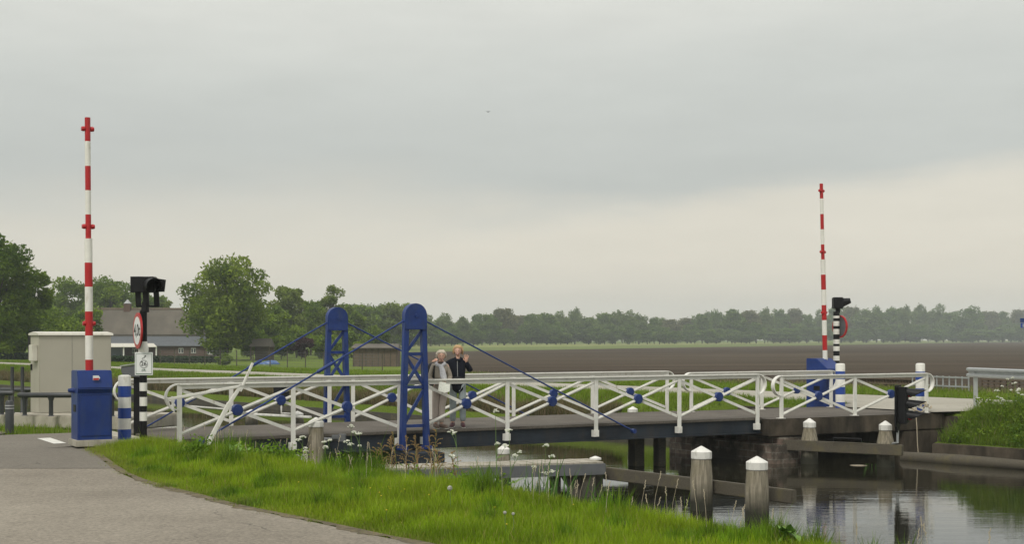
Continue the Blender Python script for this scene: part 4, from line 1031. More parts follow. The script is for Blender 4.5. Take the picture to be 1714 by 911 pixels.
def person(loc, rz, J, hyaw, mats, label, hairf, hands, hem=.78, extra=None):
    root = empty('person', loc, rz, label, 'person')
    Rb = dict(pel=.115, wa=.10, ch=.125, nk0=.055, nk=.045, hd=.05, shl=.055, ell=.04, wrl=.026, shr=.055, elr=.04, wrr=.026, hil=.08, knl=.055, anl=.036, tol=.03, hir=.08, knr=.055, anr=.036, tor=.03)
    ch = [('pel', 'wa', 'ch', 'nk0', 'nk', 'hd'), ('ch', 'shl', 'ell', 'wrl'), ('ch', 'shr', 'elr', 'wrr'), ('pel', 'hil', 'knl', 'anl', 'tol'), ('pel', 'hir', 'knr', 'anr', 'tor')]
    vs, es, rs, idx = chain(ch, J, Rb); bv, bf = skin_mesh(vs, es, rs, idx['pel'])
    b = MB(); b.v = bv; b.f = bf; head(b, J['head'], 1.0, hyaw)
    for h in hands: hand(b, *h)
    b.build('body', M_skin, root, True); face(root, J['head'], hyaw)
    # jacket
    Rj = {k: v + .022 for k, v in Rb.items()}; Rj.update(pel=.165, wa=.16, ch=.168, nk0=.078, shl=.078, shr=.078, ell=.06, elr=.06, wrl=.042, wrr=.042)
    J2 = dict(J); J2['hem'] = Vector((J['pel'][0], J['pel'][1], hem)); Rj['hem'] = .185
    vs, es, rs, idx = chain([('hem', 'pel', 'wa', 'ch', 'nk0'), ('ch', 'shl', 'ell', 'wrl'), ('ch', 'shr', 'elr', 'wrr')], J2, Rj)
    rs = [(r, r * .78) if i in (idx['hem'], idx['pel'], idx['wa'], idx['ch']) else r for i, r in enumerate(rs)]
    blob('jacket', mats[0], root, skin_mesh(vs, es, rs, idx['ch']))
    Rt = dict(pel=.11, hil=.092, hir=.092, knl=.077, knr=.077, anl=.068, anr=.068)
    vs, es, rs, idx = chain([('pel', 'hil', 'knl', 'anl'), ('pel', 'hir', 'knr', 'anr')], {**J, 'anl': Vector(J['anl']) + Vector((0, 0, .02)), 'anr': Vector(J['anr']) + Vector((0, 0, .02))}, Rt)
    blob('trousers', mats[1], root, skin_mesh(vs, es, rs, idx['pel']))
    for s in 'lr':
        a, t = Vector(J['an' + s]), Vector(J['to' + s]); m = MB(); d = (t - a); d.z = 0; d.normalize()
        m.tube([a - d * .05 + Vector((0, 0, -.035)), a - d * .01 + Vector((0, 0, -.02)), a + d * .07 + Vector((0, 0, -.035)), a + d * .17 + Vector((0, 0, -.05)), a + d * .21 + Vector((0, 0, -.055))], [.03, .05, .046, .042, .018], 12)
        sh = m.build('shoe', mats[2], root, True)
        m = MB(); m.box(-.05, .205, -.04, .04, -.092, -.074); so_ = m.build('sole', M_sole, sh, bevel=.006); so_.location = a; so_.rotation_euler = (0, 0, math.atan2(d.y, d.x))
    hc = J['head']
    def HT(x, y, z): return Vector((hc[0] + x * math.cos(hyaw) - y * math.sin(hyaw), hc[1] + x * math.sin(hyaw) + y * math.cos(hyaw), hc[2] + z))
    hr = MB(); rr_ = random.Random(8)
    hr.ell(HT(0, .028, .042), (.083, .088, .083), 16, 12)
    for k in range(46):
        t = R(-205) + R(230) * rr_.random() ; t = R(rr_.uniform(-20, 200)); r0 = .086; zt = rr_.uniform(.05, .10); L_ = rr_.uniform(*hairf)
        p0 = HT(r0 * .75 * math.cos(t), .02 + r0 * .8 * math.sin(t), zt); p1 = HT(r0 * 1.12 * math.cos(t), .02 + r0 * 1.1 * math.sin(t), zt - L_ * .5); p2 = HT(r0 * 1.12 * math.cos(t), .02 + r0 * 1.08 * math.sin(t), zt - L_)
        hr.tube([p0, p1, p2], [.022, .022, .007], 6)
    for k in range(9):
        x = -.065 + .13 * k / 8; hr.tube([HT(x * .6, -.01, .118), HT(x, -.066, .088), HT(x * 1.15, -.078, .066)], [.020, .014, .005], 6)
    hr.build('hair', mats[3], root, True); root.scale = (.97, .97, .97)
    return root
V3 = Vector
# both stand at the near railing. local x to the right in the photograph, -y towards the camera
PR = SW(-1.09, .30); # right woman
J = dict(pel=V3((0, 0, .90)), wa=V3((.0, 0, 1.06)), ch=V3((0, 0, 1.27)), nk0=V3((0, 0, 1.42)), nk=V3((.0, -.005, 1.48)), hd=V3((.0, -.01, 1.56)), head=V3((.0, -.015, 1.59)),
         shl=V3((-.155, 0, 1.37)), ell=V3((-.30, .04, 1.22)), wrl=V3((-.44, -.02, 1.31)), shr=V3((.155, 0, 1.37)), elr=V3((.27, -.03, 1.17)), wrr=V3((.165, -.13, 1.37)),
         hil=V3((-.095, 0, .84)), knl=V3((-.105, -.02, .48)), anl=V3((-.11, 0, .095)), tol=V3((-.125, -.12, .045)), hir=V3((.085, 0, .84)), knr=V3((.10, -.015, .48)), anr=V3((.10, 0, .095)), tor=V3((.115, -.12, .045)))
J['ell'] = V3((-.31, .12, 1.27)); J['wrl'] = V3((-.43, -.0, 1.40))
pR = person((PR.x, PR.y, 0), 0, J, -.08, (M_navy, M_jeans, M_shoe, M_hairb), 'waving person in a dark navy jacket and light jeans on the bridge', (.08, .14),
            [((.175, -.135, 1.37), (.05, -.05, 1), (1, 0, 0), (0, -1, 0), .12), ((-.43, -.01, 1.41), (-.35, -.75, -.05), (1, 0, .1), (0, 0, -1), .5)], hem=.70)
MB().tube([(-.13, -.115, 1.02), (0, -.145, 1.02), (.13, -.115, 1.02)], [.035, .05, .035], 10).build('waist_bag', M_black, pR, True)
MB().tube([(.0, -.135, 1.0), (-.005, -.15, 1.2), (-.01, -.11, 1.40)], .006, 6).build('zip', M_greyl, pR, True)
MB().tube([(-.06, -.05, 1.44), (-.02, -.10, 1.40), (.03, -.10, 1.40), (.07, -.04, 1.44), (.0, .05, 1.46), (-.06, -.05, 1.44)], .026, 8).build('collar', M_navy, pR, True)
PL = SW(-1.56, .17); J = dict(pel=V3((0, 0, .86)), wa=V3((-.01, 0, 1.0)), ch=V3((0, 0, 1.19)), nk0=V3((.01, -.01, 1.33)), nk=V3((.015, -.015, 1.39)), hd=V3((.02, -.02, 1.46)), head=V3((.02, -.03, 1.49)),
         shl=V3((-.15, .0, 1.28)), ell=V3((-.22, -.06, 1.02)), wrl=V3((.0, -.30, .93)), shr=V3((.14, .03, 1.28)), elr=V3((.20, .03, 1.03)), wrr=V3((.12, -.2, .96)),
         hil=V3((-.085, 0, .80)), knl=V3((-.10, -.01, .46)), anl=V3((-.10, 0, .095)), tol=V3((-.06, -.12, .045)), hir=V3((.085, 0, .80)), knr=V3((.03, -.03, .46)), anr=V3((.02, -.02, .095)), tor=V3((.10, -.12, .045)))
pL = person((PL.x, PL.y, 0), 0, J, .12, (M_tan, M_pinkt, M_shoe2, M_hairg), 'grey haired person in a taupe jacket and pale scarf leaning on the bridge railing', (.07, .11),
            [((.0, -.30, .93), (.8, -.5, -.3), (0, -.3, 1), (-.3, -1, 0), .9), ((.12, -.2, .96), (-.4, -.9, -.1), (1, 0, 0), (0, 0, -1), .9)], hem=.80)
sc_ = MB(); sc_.tube([(-.09, -.02, 1.33), (-.05, -.09, 1.31), (.03, -.11, 1.29), (.09, -.05, 1.34), (.05, .06, 1.36), (-.05, .06, 1.36), (-.09, -.02, 1.33)], .036, 10)
sc_.tube([(.02, -.12, 1.30), (.055, -.145, 1.20), (.085, -.15, 1.08), (.10, -.15, .98)], [.04, .05, .05, .035], 10); sc_.tube([(.0, -.12, 1.30), (.03, -.145, 1.20), (.04, -.15, 1.1), (.05, -.15, 1.02)], [.035, .04, .045, .03], 10); sc_.build('scarf', M_scarf, pL, True)
P = PL; 
mb = MB(); mb.tube([(-.12, -.10, 1.30), (-.13, -.13, 1.15), (-.15, -.05, 1.0)], .016, 8); mb.build('bag_strap', M_black, pL, True)
bag = MB(); bag.ell((0, 0, 0), (.15, .12, .24), 16, 12); o = bag.build('backpack', M_black, None, True, loc=(PL.x - .17, PL.y + .20, 1.08)); tag(o, 'black backpack behind the person in the taupe jacket', 'backpack')
pp = MB(); pp.add([(-.11, 0, -.09), (.02, -.02, -.12), (.05, .0, .07), (-.09, .02, .09), (-.11, .01, -.09), (.02, -.01, -.12), (.05, .01, .07), (-.09, .03, .09)], [(0,1,2,3),(7,6,5,4),(0,4,5,1),(1,5,6,2),(2,6,7,3),(3,7,4,0)])
pp.add([(.0, -.03, -.13), (.12, -.05, -.10), (.13, -.03, .05), (.03, -.01, .05), (.0, -.02, -.13), (.12, -.04, -.10), (.13, -.02, .05), (.03, .0, .05)], [(0,1,2,3),(7,6,5,4),(0,4,5,1),(1,5,6,2),(2,6,7,3),(3,7,4,0)])
Pp = PL + V3((.085, -.40, .86)); tag(pp.build('folded_map', M_paper, loc=tuple(Pp)), 'folded white map held over the bridge railing', 'map')

# ------------------------------------------------------------------ trees
def crown_pts(rg, w, d, h, z0, nclump, nleaf, shape='round', cr=(.16, .28)):
    """clumps filling the crown volume -> leaf centres and clump ids"""
    cs = []
    while len(cs) < nclump:
        u = rg.normal(size=3); u /= np.linalg.norm(u); r = rg.random() ** .45
        x, y, z = u * r
        if shape == 'willow': k = 1.0 - (.35 * z * z if z > 0 else .42 * abs(z) ** 1.5); x *= k; y *= k
        if shape == 'cone': k = .35 + .65 * (1 - (z + 1) / 2) ** .8; x *= k; y *= k
        if shape == 'oval': x *= .9 - .25 * z; y *= .9
        cs.append((x * w / 2 * .86, y * d / 2 * .86, z0 + (z * .86 + 1) / 2 * h))
    cs = np.array(cs); R_ = rg.uniform(*cr, nclump) * min(w, h)
    big = rg.uniform(.75, 1.2, nclump)
    pr_ = R_ ** 2 / (R_ ** 2).sum(); ci = rg.choice(nclump, nleaf, p=pr_)
    u = rg.normal(size=(nleaf, 3)); u /= np.linalg.norm(u, axis=1, keepdims=True); rr = (rg.random(nleaf) ** .33)[:, None]
    rr = np.where(rg.random((nleaf, 1)) < .12, rr * 1.25, rr)
    P = cs[ci] + u * rr * R_[ci][:, None] * np.array([[1, 1, .72]])
    return P, ci, big, cs
def tree_mesh(seed, w, h, trunk_h, c0, c1, nleaf=9000, leaf=.2, nclump=26, shape='round', d=None, trunk_r=None, cr=(.16, .28), airy=0):
    rg = np.random.default_rng(seed); d = d or w * .9
    P, ci, big, cs = crown_pts(rg, w, d, h - trunk_h, trunk_h, nclump, nleaf, shape, cr)
    t = np.clip((big[ci] - .75) / .45 + rg.normal(0, .18, nleaf), 0, 1)[:, None]
    C = (np.array(c0) * (1 - t) + np.array(c1) * t) * rg.uniform(.75, 1.25, (nleaf, 1))
    cr_ = leaves('crown', P, leaf, C, None, rg)
    tr = MB(); r0 = trunk_r or h * .018; rn = random.Random(seed)
    top = trunk_h + (h - trunk_h) * .75
    tr.tube([(0, 0, -.3), (rn.uniform(-.1, .1), 0, trunk_h * .7), (rn.uniform(-.2, .2), rn.uniform(-.2, .2), (trunk_h + top) / 2), (rn.uniform(-.3, .3), 0, top)], [r0 * 1.3, r0, r0 * .7, r0 * .2], 8)
    for c_ in cs[:max(8, nclump // 2)]:
        zb = max(trunk_h * .6, c_[2] - .35 * h * rn.uniform(.5, 1)); zb = min(zb, top)
        mid = (c_[0] * .45, c_[1] * .45, (zb + c_[2]) / 2 + .02 * h); tr.tube([(0, 0, zb), mid, tuple(c_)], [r0 * .45, r0 * .3, r0 * .08], 5)
    tro = tr.build('trunk', M_bark, None, True)
    return cr_, tro
def tree(px, Y, pyt, wpx, label, seed, c0, c1, cat='tree', name='tree', base=None, trunk=.12, group=None, py_base=None, **kw):
    P = atY(px, Y); g0 = gz(P.x, P.y) if base is None else base; h = zy(pyt, Y) - g0; w = wpx * Y / F
    root = empty(name, (P.x, P.y, g0), 0, label, cat, group)
    c, t = tree_mesh(seed, w, h, h * trunk, c0, c1, **kw); c.parent = root; t.parent = root; return root
DK = ((.06, .115, .006), (.19, .275, .015)); MID = ((.085, .15, .009), (.20, .285, .018)); BR_ = ((.11, .185, .012), (.24, .32, .022)); GREY = ((.105, .155, .022), (.21, .27, .040))
# left edge
tree(-5, 118, 388, 150, 'tall dark leafy tree at the left edge of the view', 1, *DK, nleaf=17000, leaf=.17, nclump=34, trunk=.10, cr=(.10, .2))
tree(48, 122, 437, 78, 'leafy tree with spreading branches right of the tallest left one', 2, *DK, nleaf=9000, leaf=.17, nclump=24, trunk=.08, cr=(.12, .24))
tree(10, 130, 520, 150, 'low dark shrub thicket at the left edge', 3, *DK, cat='shrub', name='shrub', nleaf=9000, leaf=.2, nclump=24, trunk=.02)
tree(95, 135, 515, 90, 'round mid green bushy tree behind the beige cabinet', 4, *MID, nleaf=9000, leaf=.17, nclump=26, trunk=.04)
tree(140, 150, 505, 70, 'dark shrub left of the farmhouse behind the boom', 30, *DK, cat='shrub', name='shrub', nleaf=5000, leaf=.2, nclump=20, trunk=.03)
# behind the house
tree(118, 215, 462, 80, 'rounded tree behind the left end of the farmhouse', 5, *MID, nleaf=9000, leaf=.26, nclump=26, cr=(.14, .26))
tree(185, 212, 456, 98, 'broad rounded tree behind the farmhouse chimney', 6, *MID, nleaf=11000, leaf=.26, nclump=30, cr=(.14, .26))
tree(238, 220, 478, 62, 'smaller tree behind the farmhouse roof near the signal head', 7, *BR_, nleaf=6000, leaf=.26, nclump=20)
tree(276, 205, 492, 44, 'thin airy tree behind the right end of the farmhouse roof', 8, *GREY, nleaf=2400, leaf=.22, nclump=18, cr=(.10, .2))
# the big willow-like tree
tree(379, 150, 418, 176, 'large round topped willow like tree beside the farmhouse', 9, (.08, .135, .009), (.24, .315, .022), nleaf=30000, leaf=.20, nclump=60, shape='willow', trunk=.03, cr=(.10, .19))
tree(420, 158, 520, 60, 'lower bushy growth right of the large round topped tree', 10, *MID, cat='shrub', name='shrub', nleaf=5000, leaf=.2, nclump=20, trunk=.04)
# group right of it
tree(478, 190, 468, 78, 'slender pale green tree right of the large round topped one', 11, *GREY, nleaf=8000, leaf=.22, nclump=30, shape='oval', trunk=.05, cr=(.10, .2))
tree(520, 200, 500, 60, 'mid green tree below the slender pale one', 12, *MID, nleaf=6500, leaf=.22, nclump=24, trunk=.05)
tree(556, 195, 473, 62, 'airy open tree left of the far pylon', 13, *GREY, nleaf=5500, leaf=.20, nclump=46, shape='oval', trunk=.08, cr=(.10, .19))
tree(440, 170, 520, 60, 'dark leafy tree filling in right of the large round topped one', 14, *DK, nleaf=6000, leaf=.2, nclump=22, trunk=.03)
tree(495, 172, 545, 70, 'dark shrub under the slender pale tree', 15, *DK, cat='shrub', name='shrub', nleaf=5000, leaf=.2, nclump=20, trunk=.02)
tree(505, 160, 562, 36, 'dark red leaved shrub in front of the trees', 16, (.035, .012, .014), (.07, .025, .025), cat='shrub', name='shrub', nleaf=2500, leaf=.16, nclump=12, trunk=.03)
tree(548, 165, 545, 70, 'dark green shrub behind the far pylon', 17, *DK, cat='shrub', name='shrub', nleaf=5000, leaf=.2, nclump=20, trunk=.02)
tree(600, 150, 570, 50, 'green shrub left of the low shed', 18, *BR_, cat='shrub', name='shrub', nleaf=3000, leaf=.18, nclump=16, trunk=.02)
tree(375, 112, 591, 34, 'small bright yellow green bush on the grass', 19, (.12, .19, .02), (.2, .28, .03), cat='shrub', name='shrub', nleaf=3500, leaf=.09, nclump=16, trunk=.05)
for k, (px, Y, py, w_, c, lab) in enumerate([
    (452, 178, 500, 62, MID, 'rounded tree just right of the large round topped one'), (500, 205, 482, 58, GREY, 'pale tree between the slender one and the airy one'),
    (535, 208, 494, 60, MID, 'mid green tree right of the pale one behind the far pylon stay'), (580, 230, 500, 66, MID, 'rounded tree just right of the far pylon head'),
    (575, 182, 532, 60, MID, 'low bushy tree behind the lattice of the far pylon'), (612, 290, 503, 70, MID, 'distant rounded tree left of the near pylon head'),
    (650, 300, 505, 66, GREY, 'distant pale tree behind the gap between the pylons'), (683, 310, 510, 60, MID, 'distant tree behind the near pylon head'),
    (152, 232, 468, 86, MID, 'tree filling the gap behind the farmhouse roof, left of the chimney'), (215, 240, 466, 84, MID, 'tree filling the gap behind the farmhouse roof, right of the chimney'),
    (258, 236, 486, 60, MID, 'low rounded tree behind the farmhouse under the signal head'), (88, 225, 478, 60, MID, 'tree at the far left behind the bushy tree'),
    (470, 160, 560, 60, DK, 'dark low tree behind the open timber shelter'), (630, 200, 548, 70, MID, 'low tree mass behind the timber barn')]):
    tree(px, Y, py, w_, lab, 50 + k, *c, nleaf=8000, leaf=.24 * Y / 200, nclump=34, shape=('round', 'oval', 'willow')[k % 3], trunk=.04, cr=(.12, .22))
# copies for the far tree lines
GF = ((.11, .165, .035), (.18, .24, .06)); MF = ((.085, .15, .02), (.15, .22, .035))
far = []
for i, (c, sh, airy) in enumerate(((GF, 'round', 0), (MF, 'round', 0), (GF, 'oval', 0), (MF, 'oval', 0), (MF, 'willow', 0), (((.12, .13, .05), (.19, .19, .08)), 'oval', 0))):
    far.append(tree_mesh(100 + i, 11, 15, .9 if i % 2 else .2, *c, nleaf=5200, leaf=.50, nclump=60, shape=sh, cr=(.10, .22), trunk_r=.2))
def far_tree(px, Y, pyt, wpx, i, label, grp):
    P = atY(px, Y); g0 = gz(P.x, P.y); h = zy(pyt, Y) - g0; w = wpx * Y / F
    root = empty('far_tree', (P.x, P.y, g0), 0, label, 'tree', grp); rn = random.Random(px * 7 + int(Y))
    for o in far[i]:
        c = o.copy(); COL.objects.link(c); c.parent = root
    root.scale = (w / 11, w / 11, h / 15); root.rotation_euler = (0, 0, rn.uniform(0, 6)); return root
rn = random.Random(21)
def dist_at(px):   # tree line recedes to the right
    return np.interp(px, [560, 700, 860, 1100, 1400, 1714, 1900], [300, 420, 520, 600, 760, 900, 950])
skyl = [(590, 506), (615, 504), (640, 508), (665, 503), (690, 512), (715, 526), (745, 521), (775, 528), (800, 524), (820, 520), (843, 513), (868, 522), (890, 524), (915, 520), (938, 516), (963, 516), (985, 530), (1005, 519), (1030, 522), (1050, 520), (1070, 524), (1095, 527), (1120, 530), (1150, 530), (1175, 522), (1200, 514), (1230, 514), (1255, 517), (1280, 516), (1305, 511), (1330, 512), (1352, 520), (1375, 518), (1400, 512), (1425, 508), (1450, 516), (1468, 512), (1495, 509), (1515, 514), (1540, 507), (1570, 510), (1595, 516), (1625, 511), (1655, 516), (1680, 518), (1705, 515), (1735, 517), (1765, 514), (1800, 516)]
adj = ['full', 'rounded', 'slightly taller', 'bushy', 'broad', 'thin topped', 'dense', 'ragged']
for k, (px, py) in enumerate(skyl):
    Y = float(dist_at(px)) * rn.uniform(.96, 1.05)
    far_tree(px, Y, py + rn.uniform(-4, 3), rn.uniform(28, 56), rn.randrange(6), 'hazy tree in the row lining the far side of the fields', 'distant trees beyond the fields')
for k in range(56):
    px = 585 + k * 22 + rn.uniform(-6, 6); Y = float(dist_at(px)) * rn.uniform(1.06, 1.2)
    far_tree(px, Y, np.interp(px, [p[0] for p in skyl], [p[1] for p in skyl]) + rn.uniform(2, 20), rn.uniform(24, 44), rn.randrange(6), 'hazy tree in the row lining the far side of the fields', 'distant trees beyond the fields')
for k in range(72):
    px = 590 + k * 17 + rn.uniform(-8, 8); Y = float(dist_at(px)) * rn.uniform(.93, 1.0)
    far_tree(px, Y, rn.uniform(538, 552), rn.uniform(34, 50), rn.choice([1, 3, 4]), 'low hazy bush below the row of distant trees', 'distant undergrowth beyond the fields')
for a_, b_ in far:
    bpy.data.objects.remove(a_); bpy.data.objects.remove(b_)
# low hedge before the farmhouse
hg = np.random.default_rng(9); n = 9000; a = atY(120, 128); b = atY(362, 124); t = hg.random(n)[:, None]
P = np.array(a)[None] * (1 - t) + np.array(b)[None] * t; P = P + hg.uniform(-.5, .5, (n, 3)) * np.array([[.3, 1, 1]]); g0 = gz(a.x, a.y); P[:, 2] = g0 + hg.uniform(0, 1, n) * (zy(597.5, 126) - g0)
C = np.array([.022, .05, .014])[None] * hg.uniform(.6, 1.6, (n, 1)); ho = leaves('hedge', P, .16, C, None, hg); tag(ho, 'long low clipped dark hedge in front of the farmhouse', 'hedge')
n = 4000; a = atY(-30, 128); b = atY(70, 128); t = hg.random(n)[:, None]; P = np.array(a)[None] * (1 - t) + np.array(b)[None] * t + hg.uniform(-.5, .5, (n, 3)) * np.array([[.3, 1, 1]]); P[:, 2] = g0 + hg.uniform(0, 1, n) * (zy(592, 128) - g0)
tag(leaves('hedge', P, .16, np.array([.03, .055, .03])[None] * hg.uniform(.6, 1.6, (n, 1)), None, hg), 'dark hedge at the left edge behind the beige cabinet', 'hedge')

# ------------------------------------------------------------------ farmhouse
Yh = 180.; g0 = gz(*atY(240, Yh)[:2]); k_ = Yh / F
def hx(px): return (px - 240) * k_
def hz(py): return zy(py, Yh) - g0
P = atY(240, Yh); hs = empty('farmhouse', (P.x, P.y, g0), 0, 'low brick farmhouse with large thatched roof and grey tiled lower slope', 'house')
D = 9.0; x0_, x1_ = hx(95), hx(352)
MB().box(x0_, x1_, 0, D, -.5, hz(577)).build('wall', M_brickh, hs)
rf = MB(); ze, zr = hz(560), hz(516.5); yr0 = D / 2
ex0, ex1, rx0, rx1 = hx(88), hx(346), hx(125), hx(292)
rf.add([(ex0, 1.0, ze), (ex1, 1.0, ze), (ex1, D - .6, ze), (ex0, D - .6, ze), (rx0, yr0, zr), (rx1, yr0, zr), (ex0, 1.1, ze - .3), (ex1, 1.1, ze - .3), (ex1, D - .7, ze - .3), (ex0, D - .7, ze - .3)],
       [(0, 1, 5, 4), (1, 2, 5), (2, 3, 4, 5), (3, 0, 4), (6, 9, 8, 7), (0, 6, 7, 1), (1, 7, 8, 2), (2, 8, 9, 3), (3, 9, 6, 0)])
rfo = rf.build('thatched_roof', M_thatch, hs)
rd_ = MB().tube([(rx0, yr0, zr), (rx1, yr0, zr)], .16, 8).build('ridge', M_brownw, rfo)
ch_ = MB().box(hx(192), hx(203), yr0 - .4, yr0 + .4, zr - .4, hz(507)).build('chimney', M_brickh, rfo); 
MB().lathe([(.55, hz(507)), (.12, hz(501)), (.05, hz(500))], ((hx(197.5)), yr0, 0), 8).build('chimney_cap', M_greyl, ch_)
# tiled lower slope with courses
tl = MB(); nrow = 9
for i in range(nrow):
    t0, t1 = i / nrow, (i + 1) / nrow; y0_, y1_ = -.4 + 1.7 * t0, -.4 + 1.7 * t1; za_, zb2 = hz(579.5) + (hz(561) - hz(579.5)) * t0, hz(579.5) + (hz(561) - hz(579.5)) * t1
    tl.add([(hx(182), y0_, za_ + .05), (hx(353), y0_, za_ + .05), (hx(353 - 8 * t1), y1_, zb2), (hx(182), y1_, zb2), (hx(182), y0_, za_ - .03), (hx(353), y0_, za_ - .03)], [(0, 1, 2, 3), (4, 5, 1, 0)])
tl.build('tiled_roof', M_tile, hs)
aw = MB(); aw.add([(hx(180), -2.2, hz(580.5)), (hx(270), -2.2, hz(580.5)), (hx(258), -.3, hz(575)), (hx(180), -.3, hz(575)), (hx(180), -2.2, hz(581.5)), (hx(270), -2.2, hz(581.5)), (hx(258), -.3, hz(576)), (hx(180), -.3, hz(576))], [(0,1,2,3),(7,6,5,4),(0,4,5,1),(1,5,6,2),(2,6,7,3),(3,7,4,0)])
vr = aw.build('veranda_roof', M_boxlid, hs)
for px in (186, 214, 268): MB().box(hx(px) - .08, hx(px) + .08, -2.0, -1.85, -.3, hz(581.6)).build('veranda_post', M_whitew, vr)
MB().box(hx(188), hx(213), -1.6, -1.5, -.3, hz(582)).build('patio_glass', M_glass, vr)
for px, w_, py0, py1 in ((303, 8, 583, 592), (324, 8, 583, 592), (351, 9, 581.5, 594), (240, 7, 584, 592), (225, 7, 584, 592)):
    f = MB().box(hx(px - w_ / 2), hx(px + w_ / 2), -.06, -.005, hz(py1), hz(py0)).build('window', M_whitew, hs)
    for sg_ in (-.26, .26): MB().box(hx(px + w_ * (sg_ - .17)), hx(px + w_ * (sg_ + .17)), -.08, -.062, hz(py1 - 1.2), hz(py0 + 1.2)).build('pane', M_glass, f)
# garden shed behind the large tree, open shelter, low barn
def shed(pxa, pxb, Y, pyr, pye, pyb, label, wallm, roofm, openf=False, rd=3.0, name='shed'):
    P = atY((pxa + pxb) / 2, Y); g = gz(P.x, P.y); hw_ = (pxb - pxa) / 2 * Y / F
    rt = empty(name, (P.x, P.y, g), 0, label, 'shed'); ze_, zr_ = zy(pye, Y) - g, zy(pyr, Y) - g
    if not openf: MB().box(-hw_ * .94, hw_ * .94, 0, rd, -.2, ze_ + .02).build('wall', wallm, rt)
    else:
        MB().box(-hw_ * .94, hw_ * .94, rd - .2, rd, -.2, ze_ + .02).build('wall', wallm, rt)
        for x in (-hw_ * .9, hw_ * .9): MB().box(x - .06, x + .06, 0, .12, -.2, ze_ + .02).build('post', M_brownw, rt)
    MB().add([(-hw_, -.3, ze_), (hw_, -.3, ze_), (hw_ * .93, rd / 2, zr_), (-hw_ * .93, rd / 2, zr_), (hw_, rd + .3, ze_), (-hw_, rd + .3, ze_), (-hw_, -.3, ze_ + .08), (hw_, -.3, ze_ + .08)], [(0, 1, 7, 6), (6, 7, 2, 3), (2, 4, 5, 3), (0, 5, 4, 1), (1, 4, 2, 7), (0, 6, 3, 5)]).build('roof', roofm, rt)
    for i in range(8):
        if not openf: x = -hw_ * .9 + hw_ * 1.8 * i / 7; MB().box(x - .03, x + .03, -.03, -.003, .0, ze_).build('batten', M_beamd, rt)
    return rt
shed(588, 668, 118, 576, 584, 606, 'low brown timber barn with shallow roof behind the pylons', M_brownw, M_thatch)
shed(418, 452, 150, 567, 581, 600, 'small open timber shelter under the trees', M_brownw, M_thatch, True)
# blue tarpaulin heap
P = atY(450, 128); g = gz(P.x, P.y); tp = MB(); tp.ell((0, 0, .0), (1.0, .6, .36), 22, 12); rn = random.Random(6)
tp.v = [(x + rn.uniform(-.04, .04), y, max(z, -.02) * (1 + .25 * math.sin(3 * x)) + rn.uniform(-.03, .03)) for x, y, z in tp.v]
tag(tp.build('tarpaulin_heap', M_carb, None, loc=(P.x, P.y, g)), 'low heap under a blue tarpaulin behind the wire fence', 'tarpaulin')

# wire fence
wf = empty('wire_fence', (0, 0, 0), 0, 'thin wire mesh fence on dark posts crossing the far meadow', 'fence')
fa, fb_ = atY(268, 112), atY(640, 94); fa.z = gz(fa.x, fa.y); fb_.z = gz(fb_.x, fb_.y)
for i in range(14):
    q = fa.lerp(fb_, i / 13); MB().box(q.x - .035, q.x + .035, q.y - .035, q.y + .035, q.z, q.z + 1.25).build('post', M_beamd, wf)
wm = MB()
for i in range(6):
    z = .15 + .2 * i; wm.bar(fa + V3((0, 0, z)), fb_ + V3((0, 0, z)), .012, .012)
for i in range(150):
    q = fa.lerp(fb_, i / 149); wm.box(q.x - .004, q.x + .004, q.y - .004, q.y + .004, q.z, q.z + 1.15)
wm.build('mesh', M_grey, wf)

# ------------------------------------------------------------------ wild plants on the near bank
def cow_parsley_mesh(seed, H, spread=1.0):
    rn = random.Random(seed); st = MB(); tips = []
    def pt(z, dx=0, dy=0): return (dx, dy, z)
    lean = (rn.uniform(-.08, .08) * H, rn.uniform(-.05, .05) * H)
    main = [(lean[0] * t, lean[1] * t, H * t) for t in (0, .35, .7, 1)]; st.tube(main, [.006, .005, .004, .002], 5); tips.append(main[-1])
    for i in range(rn.randint(2, 4)):
        t = rn.uniform(.5, .85); a = rn.uniform(0, 6.28); L = H * rn.uniform(.15, .26); b = (lean[0] * t, lean[1] * t, H * t)
        e = (b[0] + L * .5 * spread * math.cos(a), b[1] + L * .5 * spread * math.sin(a), b[2] + L * .8); st.tube([b, ((b[0] + e[0]) / 2 + .01, (b[1] + e[1]) / 2, (b[2] + e[2]) / 2 + .005), e], [.004, .003, .002], 5); tips.append(e)
    fl = []
    for tx, ty, tz in tips:
        m = MB(); R_ = rn.uniform(.030, .048)
        for k in range(13):
            a = rn.uniform(0, 6.28); r = R_ * math.sqrt(rn.random()); c = (tx + r * math.cos(a), ty + r * math.sin(a), tz + .030 - (r / R_) ** 2 * .028 + rn.uniform(-.006, .006))
            st.tube([(tx, ty, tz - .015), c], .001, 3, False)
            for q in range(7):
                s = rn.uniform(.004, .007)
                m.ell((c[0] + rn.uniform(-.011, .011), c[1] + rn.uniform(-.011, .011), c[2] + rn.uniform(-.005, .007)), (s, s, s * .7), 5, 3)
        fl.append(m)
    # ferny leaves
    lf = MB()
    for i in range(5):
        t = rn.uniform(.1, .6); a = rn.uniform(0, 6.28); b = V3((lean[0] * t, lean[1] * t, H * t)); d = V3((math.cos(a), math.sin(a), .25)); L = H * rn.uniform(.12, .22)
        for k in range(7):
            c = b + d * L * k / 6; s = L * .28 * (1 - k / 8); pr = V3((-d.y, d.x, 0))
            for sg in (-1, 1): lf.add([c, c + pr * sg * s + d * s * .4, c + d * s * .8], [(0, 1, 2)])
    return st, fl, lf
